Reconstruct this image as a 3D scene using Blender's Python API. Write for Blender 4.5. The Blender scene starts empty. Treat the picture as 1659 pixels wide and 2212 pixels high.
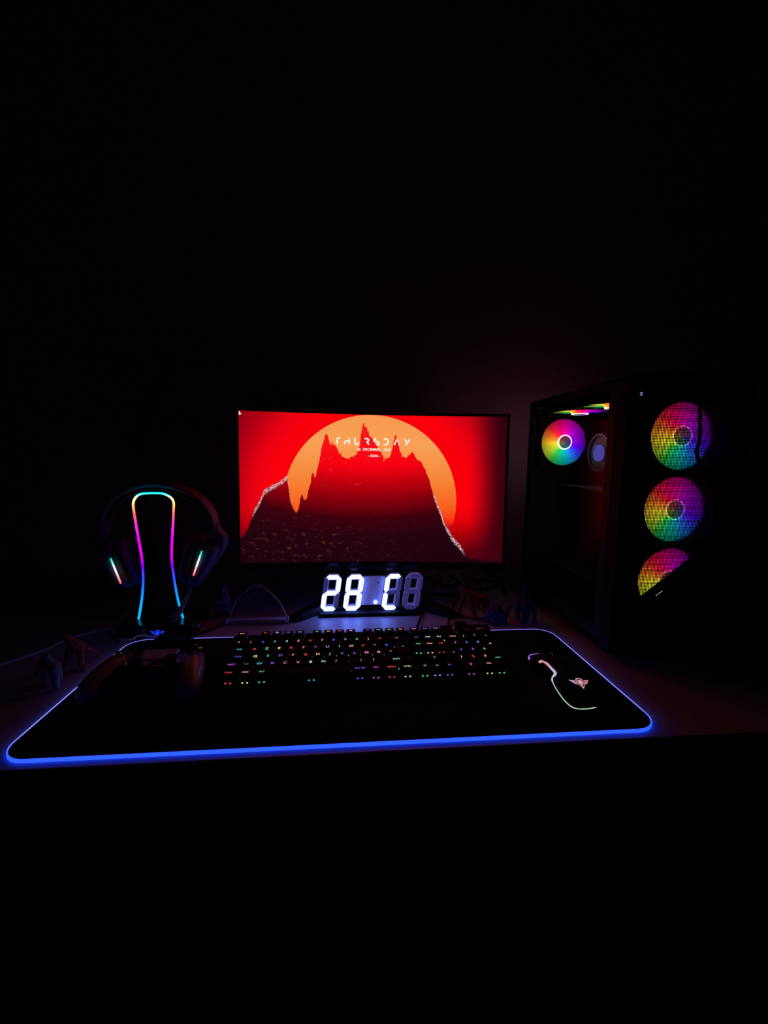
import bpy, bmesh, math, random
from mathutils import Vector, Matrix
random.seed(7)
PI = math.pi
sc = bpy.context.scene
COL = sc.collection
Z0 = 0.75                                  # height of the desk top; most coordinates below are measured from the desk

# ------------------------------------------------------------------ camera, world, exposure
cam_d = bpy.data.cameras.new('camera'); cam = bpy.data.objects.new('camera', cam_d); COL.objects.link(cam)
cam_d.sensor_fit = 'HORIZONTAL'; cam_d.sensor_width = 36.0; cam_d.lens = 930.0 / 1659.0 * 36.0
cam_d.clip_start = 0.01
YAW, PITCH, ROLL = 0.0891941678, -0.130934248, 0.00959225777
f = Vector((math.sin(YAW)*math.cos(PITCH), math.cos(YAW)*math.cos(PITCH), math.sin(PITCH)))
r = Vector((math.cos(YAW), -math.sin(YAW), 0)); up = r.cross(f)
r2 = r*math.cos(ROLL) + up*math.sin(ROLL); u2 = -r*math.sin(ROLL) + up*math.cos(ROLL)
m = Matrix((( r2.x, u2.x, -f.x, -0.0048678), (r2.y, u2.y, -f.y, -0.4752136), (r2.z, u2.z, -f.z, 0.3464663 + Z0), (0, 0, 0, 1)))
cam.matrix_world = m
sc.camera = cam
w = bpy.data.worlds.new('night'); sc.world = w; w.use_nodes = True
w.node_tree.nodes['Background'].inputs[0].default_value = (0.01, 0.012, 0.03, 1)
w.node_tree.nodes['Background'].inputs[1].default_value = 0.02
sc.view_settings.view_transform = 'Standard'; sc.view_settings.look = 'None'
sc.view_settings.exposure = 0.0; sc.view_settings.gamma = 1.0; sc.view_settings.use_curve_mapping = False
sc.cycles.use_denoising = True
sc.cycles.sample_clamp_indirect = 2.0
sc.cycles.transparent_max_bounces = 12
sc.cycles.max_bounces = 5; sc.cycles.diffuse_bounces = 2; sc.cycles.glossy_bounces = 3; sc.cycles.transmission_bounces = 4

# ------------------------------------------------------------------ mesh helpers
class MB:
    def __init__(s): s.v = []; s.f = []
    def add(s, vs, fs):
        o = len(s.v); s.v += [Vector(p) for p in vs]; s.f += [tuple(o+i for i in q) for q in fs]; return s
    def box(s, c, d, rot=None):
        c = Vector(c); hx, hy, hz = d[0]/2, d[1]/2, d[2]/2
        vs = [Vector((x*hx, y*hy, z*hz)) for z in (-1, 1) for y in (-1, 1) for x in (-1, 1)]
        if rot is not None: vs = [rot @ q for q in vs]
        return s.add([c+q for q in vs], [(0,2,3,1),(4,5,7,6),(0,1,5,4),(2,6,7,3),(0,4,6,2),(1,3,7,5)])
    def rbox(s, c, d, b, seg=2, rot=None):
        bm = bmesh.new(); bmesh.ops.create_cube(bm, size=1)
        for q in bm.verts: q.co = Vector((q.co.x*d[0], q.co.y*d[1], q.co.z*d[2]))
        bmesh.ops.bevel(bm, geom=bm.edges[:], offset=b, segments=seg, profile=0.5, affect='EDGES')
        bm.verts.index_update()
        vs = [((rot @ q.co) if rot is not None else q.co.copy()) + Vector(c) for q in bm.verts]
        s.add(vs, [[q.index for q in p.verts] for p in bm.faces]); bm.free(); return s
    def tube(s, pts, rad, seg=8, closed=False, caps=True, flat=None):
        pts = [Vector(p) for p in pts]; n = len(pts)
        rads = rad if isinstance(rad, (list, tuple)) else [rad]*n
        rings = []; prev = None
        for i, p in enumerate(pts):
            a = pts[(i-1) % n] if (closed or i > 0) else p; b = pts[(i+1) % n] if (closed or i < n-1) else p
            t = (b-a).normalized() if (b-a).length > 1e-9 else Vector((0,0,1))
            if prev is None:
                ref = Vector((0,1,0)) if abs(t.y) < 0.9 else Vector((1,0,0))
                nn = (ref - t*ref.dot(t)).normalized()
            else:
                nn = (prev - t*prev.dot(t)); nn = nn.normalized() if nn.length > 1e-6 else prev
            prev = nn; bb = t.cross(nn); k1 = flat if flat else 1.0
            rings.append([p + (nn*math.cos(2*PI*j/seg)*k1 + bb*math.sin(2*PI*j/seg))*rads[i] for j in range(seg)])
        vs = [q for g in rings for q in g]; fs = []
        for i in range(n if closed else n-1):
            k = (i+1) % n
            for j in range(seg):
                fs.append((i*seg+j, i*seg+(j+1) % seg, k*seg+(j+1) % seg, k*seg+j))
        if caps and not closed:
            fs.append(tuple(reversed(range(seg)))); fs.append(tuple((n-1)*seg+j for j in range(seg)))
        return s.add(vs, fs)
    def lathe(s, prof, c=(0,0,0), rot=None, seg=24, sx=1, sy=1):
        c = Vector(c); vs = []; fs = []; n = len(prof)
        for (rr, z) in prof:
            for j in range(seg):
                q = Vector((rr*sx*math.cos(2*PI*j/seg), rr*sy*math.sin(2*PI*j/seg), z))
                vs.append(c + (rot @ q if rot is not None else q))
        for i in range(n-1):
            for j in range(seg):
                fs.append((i*seg+j, i*seg+(j+1) % seg, (i+1)*seg+(j+1) % seg, (i+1)*seg+j))
        if prof[0][0] > 1e-6: fs.append(tuple(reversed(range(seg))))
        if prof[-1][0] > 1e-6: fs.append(tuple((n-1)*seg+j for j in range(seg)))
        return s.add(vs, fs)
    def prism(s, poly, a, b, fn):
        """poly of 2-D points swept between depth a and b; fn(x, y, d) gives the 3-D point"""
        n = len(poly); vs = [fn(x, y, a) for x, y in poly] + [fn(x, y, b) for x, y in poly]
        return s.add(vs, [tuple(range(n)), tuple(reversed(range(n, 2*n)))] + [(i, n+i, n+(i+1) % n, (i+1) % n) for i in range(n)])
    def loft(s, rings, caps=True, closed=True):
        n = len(rings[0]); vs = [p for g in rings for p in g]; fs = []
        for i in range(len(rings)-1):
            for j in range(n if closed else n-1):
                fs.append((i*n+j, i*n+(j+1) % n, (i+1)*n+(j+1) % n, (i+1)*n+j))
        if caps: fs.append(tuple(reversed(range(n)))); fs.append(tuple((len(rings)-1)*n+j for j in range(n)))
        return s.add(vs, fs)
    def ball(s, c, rr, seg=12, sx=1, sy=1, sz=1):
        prof = [(rr*math.sin(PI*i/8), -rr*math.cos(PI*i/8)*sz) for i in range(9)]
        prof[0] = (rr*0.02, prof[0][1]); prof[-1] = (rr*0.02, prof[-1][1])
        return s.lathe(prof, c, None, seg, sx, sy)

def smooth_path(pts, n=6, closed=False):
    pts = [Vector(p) for p in pts]; out = []; N = len(pts)
    for i in range(N if closed else N-1):
        g = lambda k: pts[k % N] if closed else pts[max(0, min(N-1, k))]
        a, b, c, d = g(i-1), g(i), g(i+1), g(i+2)
        for k in range(n):
            t = k/n
            out.append(0.5*((2*b) + (c-a)*t + (2*a-5*b+4*c-d)*t*t + (3*b-3*c+d-a)*t**3))
    if not closed: out.append(pts[-1])
    return out

ORG = {}
def obj(name, mb, mat, parent=None, local=False, smooth=False, bevel=0.0, remesh=0.0, soft=0, loc=None):
    """one mesh object; coordinates are desk coordinates unless local; children share their thing's origin"""
    me = bpy.data.meshes.new(name)
    if parent is not None:
        org = Vector((0,0,0)) if local else ORG[parent.name]
    elif loc is not None: org = Vector(loc)
    else:
        xs = [p.x for p in mb.v]; ys = [p.y for p in mb.v]; zs = [p.z for p in mb.v]
        org = Vector(((min(xs)+max(xs))/2, (min(ys)+max(ys))/2, min(zs)))
    me.from_pydata([tuple(p-org) if not local else tuple(p) for p in mb.v], [], mb.f)
    me.validate(); me.update()
    bm = bmesh.new(); bm.from_mesh(me); bmesh.ops.recalc_face_normals(bm, faces=bm.faces[:]); bm.to_mesh(me); bm.free()
    if smooth:
        for p in me.polygons: p.use_smooth = True
    me.materials.append(mat)
    o = bpy.data.objects.new(name, me); COL.objects.link(o)
    if parent is not None:
        o.parent = parent; ORG[o.name] = ORG[parent.name]
    else:
        o.location = org + Vector((0, 0, Z0)); ORG[o.name] = org
    if bevel:
        b = o.modifiers.new('bevel', 'BEVEL'); b.width = bevel; b.segments = 2; b.limit_method = 'ANGLE'
    if remesh:
        q = o.modifiers.new('remesh', 'REMESH'); q.mode = 'VOXEL'; q.voxel_size = remesh; q.use_smooth_shade = True
        if soft:
            q = o.modifiers.new('soften', 'SMOOTH'); q.factor = 0.5; q.iterations = soft
    return o
def thing(name, label, cat, loc=(0,0,0), group=None, rot=None):
    o = bpy.data.objects.new(name, None); COL.objects.link(o); o.empty_display_size = 0.02
    o.location = Vector(loc) + Vector((0, 0, Z0)); ORG[o.name] = Vector(loc)
    if rot: o.rotation_euler = rot
    return tag(o, label, cat, group)
def tag(o, label, cat, group=None):
    o['label'] = label; o['category'] = cat
    if group: o['group'] = group
    return o

# ------------------------------------------------------------------ materials
def newmat(name):
    mt = bpy.data.materials.new(name); mt.use_nodes = True; nt = mt.node_tree; nt.nodes.clear()
    return mt, nt, nt.nodes.new('ShaderNodeOutputMaterial')
def pm(name, col, rough=0.5, metal=0.0, var=0.12, scale=60.0, bump=0.0, spec=0.5, trans=0.0):
    """principled surface whose colour and roughness are varied by a noise"""
    mt, nt, out = newmat(name); N = nt.nodes; L = nt.links
    p = N.new('ShaderNodeBsdfPrincipled'); tc = N.new('ShaderNodeTexCoord'); nz = N.new('ShaderNodeTexNoise')
    nz.inputs['Scale'].default_value = scale; nz.inputs['Detail'].default_value = 3
    L.new(tc.outputs['Object'], nz.inputs['Vector'])
    mx = N.new('ShaderNodeMix'); mx.data_type = 'RGBA'
    mx.inputs[6].default_value = tuple(c*(1-var) for c in col) + (1,); mx.inputs[7].default_value = tuple(min(1, c*(1+var)) for c in col) + (1,)
    L.new(nz.outputs['Fac'], mx.inputs[0]); L.new(mx.outputs[2], p.inputs['Base Color'])
    p.inputs['Roughness'].default_value = rough; p.inputs['Metallic'].default_value = metal
    p.inputs['Specular IOR Level'].default_value = spec; p.inputs['Transmission Weight'].default_value = trans
    if bump:
        b = N.new('ShaderNodeBump'); b.inputs['Strength'].default_value = bump; b.inputs['Distance'].default_value = 0.002
        L.new(nz.outputs['Fac'], b.inputs['Height']); L.new(b.outputs[0], p.inputs['Normal'])
    L.new(p.outputs[0], out.inputs[0]); return mt
def em(name, col, k=1.0, sample=True):
    """something that gives off light"""
    mt, nt, out = newmat(name); e = nt.nodes.new('ShaderNodeEmission')
    e.inputs[0].default_value = tuple(col)+(1,); e.inputs[1].default_value = k
    if not sample: mt.cycles.emission_sampling = 'NONE'
    nt.links.new(e.outputs[0], out.inputs[0]); return mt
def em_ramp(name, axis, a, b, stops, k=1.0):
    """light strip whose colour runs along one object axis"""
    mt, nt, out = newmat(name); N = nt.nodes; L = nt.links
    tc = N.new('ShaderNodeTexCoord'); sp = N.new('ShaderNodeSeparateXYZ'); mr = N.new('ShaderNodeMapRange'); cr = N.new('ShaderNodeValToRGB'); e = N.new('ShaderNodeEmission')
    mr.inputs[1].default_value = a; mr.inputs[2].default_value = b
    L.new(tc.outputs['Object'], sp.inputs[0]); L.new(sp.outputs[axis], mr.inputs[0]); L.new(mr.outputs[0], cr.inputs[0])
    ramp(cr, stops); L.new(cr.outputs[0], e.inputs[0]); e.inputs[1].default_value = k; L.new(e.outputs[0], out.inputs[0]); return mt
def ramp(cr, stops):
    el = cr.color_ramp.elements
    while len(el) > 1: el.remove(el[-1])
    el[0].position = stops[0][0]; el[0].color = tuple(stops[0][1])+(1,)
    for p, c in stops[1:]:
        q = el.new(p); q.color = tuple(c)+(1,)
def glass(name, tint, gloss=0.06, rough=0.02, body=None, bodyk=0.0):
    """clear sheet: lets light straight through with a tint and mirrors a little of it"""
    mt, nt, out = newmat(name); N = nt.nodes; L = nt.links
    t = N.new('ShaderNodeBsdfTransparent'); t.inputs[0].default_value = tuple(tint)+(1,)
    g = N.new('ShaderNodeBsdfGlossy'); g.inputs['Roughness'].default_value = rough
    lw = N.new('ShaderNodeLayerWeight'); pw = N.new('ShaderNodeMath'); pw.operation = 'POWER'; pw.inputs[1].default_value = 5.0
    fr = N.new('ShaderNodeMath'); fr.operation = 'MULTIPLY_ADD'; fr.inputs[1].default_value = 0.6; fr.inputs[2].default_value = 0.014
    lw.inputs['Blend'].default_value = 0.5; L.new(lw.outputs['Facing'], pw.inputs[0]); L.new(pw.outputs[0], fr.inputs[0])
    mx = N.new('ShaderNodeMixShader'); L.new(fr.outputs[0], mx.inputs[0]); L.new(t.outputs[0], mx.inputs[1]); L.new(g.outputs[0], mx.inputs[2])
    last = mx
    if body:
        d = N.new('ShaderNodeBsdfDiffuse'); d.inputs[0].default_value = tuple(body)+(1,)
        m2 = N.new('ShaderNodeMixShader'); m2.inputs[0].default_value = bodyk
        L.new(mx.outputs[0], m2.inputs[1]); L.new(d.outputs[0], m2.inputs[2]); last = m2
    L.new(last.outputs[0], out.inputs[0]); return mt

M = {}
M['wall'] = pm('wall_paint', (0.52, 0.29, 0.30), 0.9, bump=0.15, scale=180)
M['ceiling'] = pm('ceiling_paint', (0.5, 0.5, 0.5), 0.95, bump=0.1, scale=150)
M['floor'] = pm('floor_boards', (0.10, 0.07, 0.05), 0.55, var=0.35, scale=9)
M['trim'] = pm('trim_paint', (0.45, 0.44, 0.43), 0.5)
M['desk'] = pm('desk_laminate', (0.36, 0.37, 0.47), 0.42, var=0.05, scale=35, bump=0.03)
M['deskedge'] = pm('desk_dark_edge', (0.03, 0.03, 0.032), 0.5)
M['blackp'] = pm('black_plastic', (0.012, 0.012, 0.014), 0.45, spec=0.12)
M['blackm'] = pm('black_matte', (0.008, 0.008, 0.009), 0.8, spec=0.12, bump=0.1, scale=400)
M['gloss'] = pm('black_gloss', (0.01, 0.01, 0.012), 0.16)
M['steel'] = pm('painted_black_steel', (0.02, 0.02, 0.022), 0.42, spec=0.12, metal=0.0)
M['cloth'] = pm('black_cloth', (0.006, 0.006, 0.007), 0.95, bump=0.3, scale=900, spec=0.1)
M['key'] = pm('keycap_plastic', (0.011, 0.011, 0.013), 0.6, spec=0.08)
M['kbcase'] = pm('keyboard_case_plastic', (0.018, 0.018, 0.02), 0.8, spec=0.03)
M['silver'] = pm('brushed_silver', (0.6, 0.6, 0.63), 0.28, metal=1.0)
M['white'] = pm('white_plastic', (0.26, 0.26, 0.36), 0.35)
M['lilac'] = pm('lilac_plastic', (0.13, 0.13, 0.30), 0.5, spec=0.2)
M['cushion'] = pm('ear_cushion', (0.06, 0.045, 0.09), 0.85, bump=0.2, scale=300)
M['rubber'] = pm('black_rubber', (0.008, 0.008, 0.009), 0.7, spec=0.15)
M['greycable'] = pm('grey_cable', (0.5, 0.5, 0.52), 0.5)
M['pcb'] = pm('circuit_board', (0.05, 0.045, 0.055), 0.5, var=0.4, scale=120)
M['alu'] = pm('dull_aluminium', (0.35, 0.35, 0.37), 0.35, metal=0.8)
M['toyred'] = pm('red_toy_plastic', (0.26, 0.02, 0.025), 0.5, var=0.3, spec=0.25)
M['toyolive'] = pm('olive_toy_plastic', (0.10, 0.06, 0.012), 0.5, var=0.3)
M['toyblue'] = pm('blue_toy_plastic', (0.012, 0.02, 0.10), 0.45, var=0.3, spec=0.3)
M['toynavy'] = pm('navy_toy_plastic', (0.018, 0.016, 0.10), 0.5, var=0.3, spec=0.2)
M['toypurple'] = pm('purple_toy_plastic', (0.26, 0.17, 0.5), 0.5, var=0.2)
M['toygrey'] = pm('grey_toy_plastic', (0.07, 0.08, 0.085), 0.5, var=0.3)
M['glass'] = glass('tinted_side_glass', (0.72, 0.72, 0.74))
M['acrylic'] = glass('clear_acrylic', (0.9, 0.9, 0.93), body=(0.3, 0.28, 0.45), bodyk=0.12)
M['acrylic_edge'] = glass('acrylic_edge', (0.6, 0.6, 0.75), rough=0.1, body=(0.8, 0.76, 0.95), bodyk=0.7)

# ------------------------------------------------------------------ the room
def struct(name, mb, mat):
    o = obj(name, mb, mat); o['kind'] = 'structure'; return o
XL, XR, YF, YB, ZC = -1.75, 1.55, -2.2, 0.76, 1.75
struct('floor', MB().box(((XL+XR)/2, (YF+YB)/2, -Z0-0.03), (XR-XL+0.2, YB-YF+0.2, 0.06)), M['floor'])
struct('ceiling', MB().box(((XL+XR)/2, (YF+YB)/2, ZC+0.05), (XR-XL+0.2, YB-YF+0.2, 0.1)), M['ceiling'])
hz = (ZC-Z0)/2; hh = ZC+Z0
struct('wall_back', MB().box(((XL+XR)/2, YB+0.05, hz), (XR-XL, 0.1, hh)), M['wall'])
struct('wall_front', MB().box(((XL+XR)/2, YF-0.05, hz), (XR-XL, 0.1, hh)), M['wall'])
struct('wall_left', MB().box((XL-0.05, (YF+YB)/2, hz), (0.1, YB-YF, hh)), M['wall'])
struct('wall_right', MB().box((XR+0.05, (YF+YB)/2, hz), (0.1, YB-YF, hh)), M['wall'])
struct('baseboard_back', MB().box(((XL+XR)/2, YB-0.008, -Z0+0.04), (XR-XL, 0.016, 0.08)), M['trim'])

# ------------------------------------------------------------------ desk
desk = thing('desk', 'pale laminate desk carrying the monitor, keyboard and tower', 'desk', (0.1, 0.36, -Z0))
DX0, DX1, DY0, DY1 = -0.78, 0.98, -0.0105, 0.735
obj('tabletop', MB().box(((DX0+DX1)/2, (DY0+DY1)/2, -0.0125), (DX1-DX0, DY1-DY0, 0.025)), M['desk'], desk, bevel=0.001)
obj('edge_band', MB().box(((DX0+DX1)/2, DY0-0.0006, -0.0135), (DX1-DX0-0.002, 0.001, 0.022)), M['deskedge'], desk)
for x in (DX0+0.05, DX1-0.05):
    for y in (DY0+0.05, DY1-0.05):
        obj('leg', MB().box((x, y, -0.3875), (0.05, 0.05, 0.725)), M['deskedge'], desk, bevel=0.003)
obj('apron', MB().box(((DX0+DX1)/2, DY1-0.05, -0.075), (DX1-DX0-0.15, 0.02, 0.1)), M['deskedge'], desk)

# ------------------------------------------------------------------ lit mouse pad
PW, PD, PR = 0.8, 0.3206, 0.034
def rrect(x0, x1, y0, y1, rad, n=10):
    pts = []
    for cx, cy, a0 in ((x1-rad, y0+rad, -90), (x1-rad, y1-rad, 0), (x0+rad, y1-rad, 90), (x0+rad, y0+rad, 180)):
        for i in range(n+1):
            a = math.radians(a0+90*i/n); pts.append((cx+rad*math.cos(a), cy+rad*math.sin(a)))
    return pts
pad = thing('mouse_pad', 'long black cloth mouse pad with a glowing blue rim', 'mouse pad', (0, 0.16, 0))
obj('cloth_surface', MB().prism(rrect(-0.3982, 0.3982, 0.0018, PD-0.0018, PR-0.0018), 0.0, 0.004, lambda x, y, d: Vector((x, y, d))), M['cloth'], pad)
def rim_mat():
    mt, nt, out = newmat('pad_light_tube'); N = nt.nodes; L = nt.links
    tc = N.new('ShaderNodeTexCoord'); sp = N.new('ShaderNodeSeparateXYZ'); cr = N.new('ShaderNodeValToRGB'); e = N.new('ShaderNodeEmission'); mr = N.new('ShaderNodeMapRange')
    mr.inputs[1].default_value = -0.16; mr.inputs[2].default_value = 0.16
    L.new(tc.outputs['Object'], sp.inputs[0]); L.new(sp.outputs[1], mr.inputs[0]); L.new(mr.outputs[0], cr.inputs[0])
    ramp(cr, [(0.0, (0.013, 0.048, 0.85)), (0.05, (0.015, 0.052, 0.85)), (0.14, (0.12, 0.145, 0.95)), (0.6, (0.15, 0.17, 1.0)), (0.93, (0.11, 0.11, 0.6)), (1.0, (0.10, 0.095, 0.5))])
    L.new(cr.outputs[0], e.inputs[0]); e.inputs[1].default_value = 2.6; L.new(e.outputs[0], out.inputs[0]); return mt
def rim_ring(o): return rrect(-0.4+o, 0.4-o, o, PD-o, PR-o, 12)
ro_, ri_ = rim_ring(0.0), rim_ring(0.0016)
rm = MB(); rings = []
for (xo, yo), (xi, yi) in zip(ro_, ri_):
    rings.append([Vector((xo, yo, 0.0004)), Vector((xo, yo, 0.0040)), Vector(((xo+xi)/2, (yo+yi)/2, 0.0046)), Vector((xi, yi, 0.0044)), Vector((xi, yi, 0.0004))])
rings.append(rings[0])
obj('light_strip', rm.loft(rings, caps=False), rim_mat(), pad)
obj('control_box', MB().rbox((-0.318, 0.304, 0.0098), (0.062, 0.034, 0.011), 0.002), M['blackp'], pad)
obj('control_cable', MB().tube(smooth_path([(-0.30, 0.319, 0.008), (-0.285, 0.34, 0.004), (-0.262, 0.38, 0.0025), (-0.255, 0.44, 0.0025), (-0.27, 0.55, 0.0025), (-0.2, 0.68, 0.0025), (-0.19, 0.732, 0.0025)]), 0.002, 8), M['rubber'], pad, smooth=True)

# ------------------------------------------------------------------ curved monitor
MW, MH, MR = 0.597, 0.336, 2.0
mc = Vector((0.06, 0.487, 0.27)); yw, ti, ro = -0.0208, 0.0501, -0.0072
_r = Vector((math.cos(yw), math.sin(yw), 0)); _n = Vector((-math.sin(yw), math.cos(yw), 0)); _u = Vector((0,0,1))*math.cos(ti) + _n*math.sin(ti)
mr_, mu_ = _r*math.cos(ro)+_u*math.sin(ro), -_r*math.sin(ro)+_u*math.cos(ro); mb_ = -mr_.cross(mu_)
SAG = MR*(1-math.cos(MW/2/MR))
def S(u, v, off=0.0):
    """point on the curved panel; off > 0 lies behind its surface"""
    x = (u-0.5)*MW; a = x/MR
    return mc + mr_*((MR+off)*math.sin(a)) + mu_*((v-0.5)*MH) + mb_*(SAG - MR*(1-math.cos(a)) + off)
mon = thing('monitor', 'wide curved monitor showing a red wallpaper with an orange sun', 'monitor', (0.055, 0.56, 0))
def sheet(u0, u1, v0, v1, o0, o1, nu=32):
    b = MB(); rings = []
    for i in range(nu+1):
        u = u0+(u1-u0)*i/nu
        rings.append([S(u, v0, o0), S(u, v1, o0), S(u, v1, o1), S(u, v0, o1)])
    return b.loft(rings)
bx, bt, bb = 0.0105, 0.017, 0.052
obj('housing', sheet(-bx, 1+bx, -bb, 1+bt, 0.004, 0.022), M['blackp'], mon)
rear = MB()
def rear_ring(k, off):
    return [S(0.5+k*(u-0.5), 0.5+k*(v-0.5), off) for u, v in ((0.0, 0.02), (0.25, 0.0), (0.5, -0.02), (0.75, 0.0), (1.0, 0.02), (1.0, 0.98), (0.5, 1.0), (0.0, 0.98))]
rear.loft([rear_ring(0.98, 0.021), rear_ring(0.8, 0.04), rear_ring(0.45, 0.052)])
obj('rear_cover', rear, M['blackp'], mon)
bez = MB()
for q in ((-bx, 1+bx, 1.0, 1+bt, -0.0015, 0.0045), (-bx, 0.0, -0.01, 1+bt, -0.0015, 0.0045), (1.0, 1+bx, -0.01, 1+bt, -0.0015, 0.0045)):
    bez.v += []; t = sheet(*q); bez.add(t.v, t.f)
obj('bezel', bez, M['blackp'], mon)
obj('chin', sheet(-bx, 1+bx, -bb, 0.0, -0.003, 0.0045), M['gloss'], mon, bevel=0.0015)
for u in (0.425, 0.562):
    obj('chin_tab', sheet(u-0.013, u+0.013, -bb-0.008, -bb+0.01, -0.0045, -0.0005, 2), M['alu'], mon)  # pale tabs added where the chin mirrors the clock
obj('glint_bar_left', sheet(0.18, 0.30, -bb-0.012, -bb, 0.002, 0.012, 8), M['gloss'], mon, bevel=0.001)  # gloss bar added in place of a reflected line on the lower edge
obj('glint_bar_right', sheet(0.70, 0.83, -bb-0.008, -bb, 0.002, 0.010, 8), M['gloss'], mon, bevel=0.001)  # second added bar, for the reflected line on the right
obj('neck', MB().loft([[Vector((0.055+sx*wd, y+sy*0.012, z)) for sx, sy in ((-1,-1),(1,-1),(1,1),(-1,1))] for z, y, wd in ((0.012, 0.575, 0.03), (0.12, 0.575, 0.024), (0.30, 0.575, 0.022))]), M['blackp'], mon, bevel=0.003)
obj('neck_mount', MB().rbox((0.06, 0.556, 0.275), (0.11, 0.04, 0.11), 0.006), M['blackp'], mon)
for tip in (Vector((-0.119, 0.398, 0)), Vector((0.232, 0.398, 0))):
    hub = Vector((0.055, 0.585, 0)); d = (tip-hub).normalized(); sd = Vector((-d.y, d.x, 0))
    rings = []
    for t, wd, ht in ((0, 0.020, 0.022), (0.5, 0.018, 0.019), (0.93, 0.015, 0.014), (1.0, 0.010, 0.009)):
        p = hub + (tip-hub)*t
        rings.append([p-sd*wd, p+sd*wd, p+sd*wd*0.8+Vector((0,0,ht)), p-sd*wd*0.8+Vector((0,0,ht))])
    obj('foot', MB().loft(rings), M['blackp'], mon, bevel=0.002)

class G:
    """small helper for shader maths"""
    def __init__(s, nt): s.nt = nt
    def m(s, op, a, b=0.0, c=None, clamp=False):
        n = s.nt.nodes.new('ShaderNodeMath'); n.operation = op; n.use_clamp = clamp
        for i, x in enumerate((a, b, c)):
            if x is None: continue
            if isinstance(x, (int, float)): n.inputs[i].default_value = x
            else: s.nt.links.new(x, n.inputs[i])
        return n.outputs[0]
    def step(s, x, a, b):
        n = s.nt.nodes.new('ShaderNodeMapRange'); n.interpolation_type = 'SMOOTHSTEP'; s.nt.links.new(x, n.inputs[0])
        for i, q in ((1, a), (2, b)):
            if isinstance(q, (int, float)): n.inputs[i].default_value = q
            else: s.nt.links.new(q, n.inputs[i])
        return n.outputs[0]
    def ramp(s, x, stops):
        n = s.nt.nodes.new('ShaderNodeValToRGB'); s.nt.links.new(x, n.inputs[0]); ramp(n, stops); return n.outputs[0]
    def mix(s, fac, a, b, mode='MIX'):
        n = s.nt.nodes.new('ShaderNodeMix'); n.data_type = 'RGBA'; n.blend_type = mode
        for i, x in ((0, fac), (6, a), (7, b)):
            if isinstance(x, (int, float)): n.inputs[i].default_value = x
            elif isinstance(x, tuple): n.inputs[i].default_value = x + (1,)
            else: s.nt.links.new(x, n.inputs[i])
        return n.outputs[2]
    def noise(s, u, v, sc, det=2.0, rough=0.5, z=0.0):
        c = s.nt.nodes.new('ShaderNodeCombineXYZ')
        for i, x in enumerate((u, v, z)):
            if isinstance(x, (int, float)): c.inputs[i].default_value = x
            else: s.nt.links.new(x, c.inputs[i])
        n = s.nt.nodes.new('ShaderNodeTexNoise'); n.inputs['Scale'].default_value = sc; n.inputs['Detail'].default_value = det; n.inputs['Roughness'].default_value = rough
        s.nt.links.new(c.outputs[0], n.inputs['Vector']); return n.outputs['Fac']
    def curve(s, x, pts):
        n = s.nt.nodes.new('ShaderNodeFloatCurve'); s.nt.links.new(x, n.inputs['Value']); c = n.mapping.curves[0]
        c.points[0].location = pts[0]; c.points[-1].location = pts[-1]
        for p in pts[1:-1]: c.points.new(*p)
        for p in c.points: p.handle_type = 'VECTOR'
        n.mapping.update(); return n.outputs[0]

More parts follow.
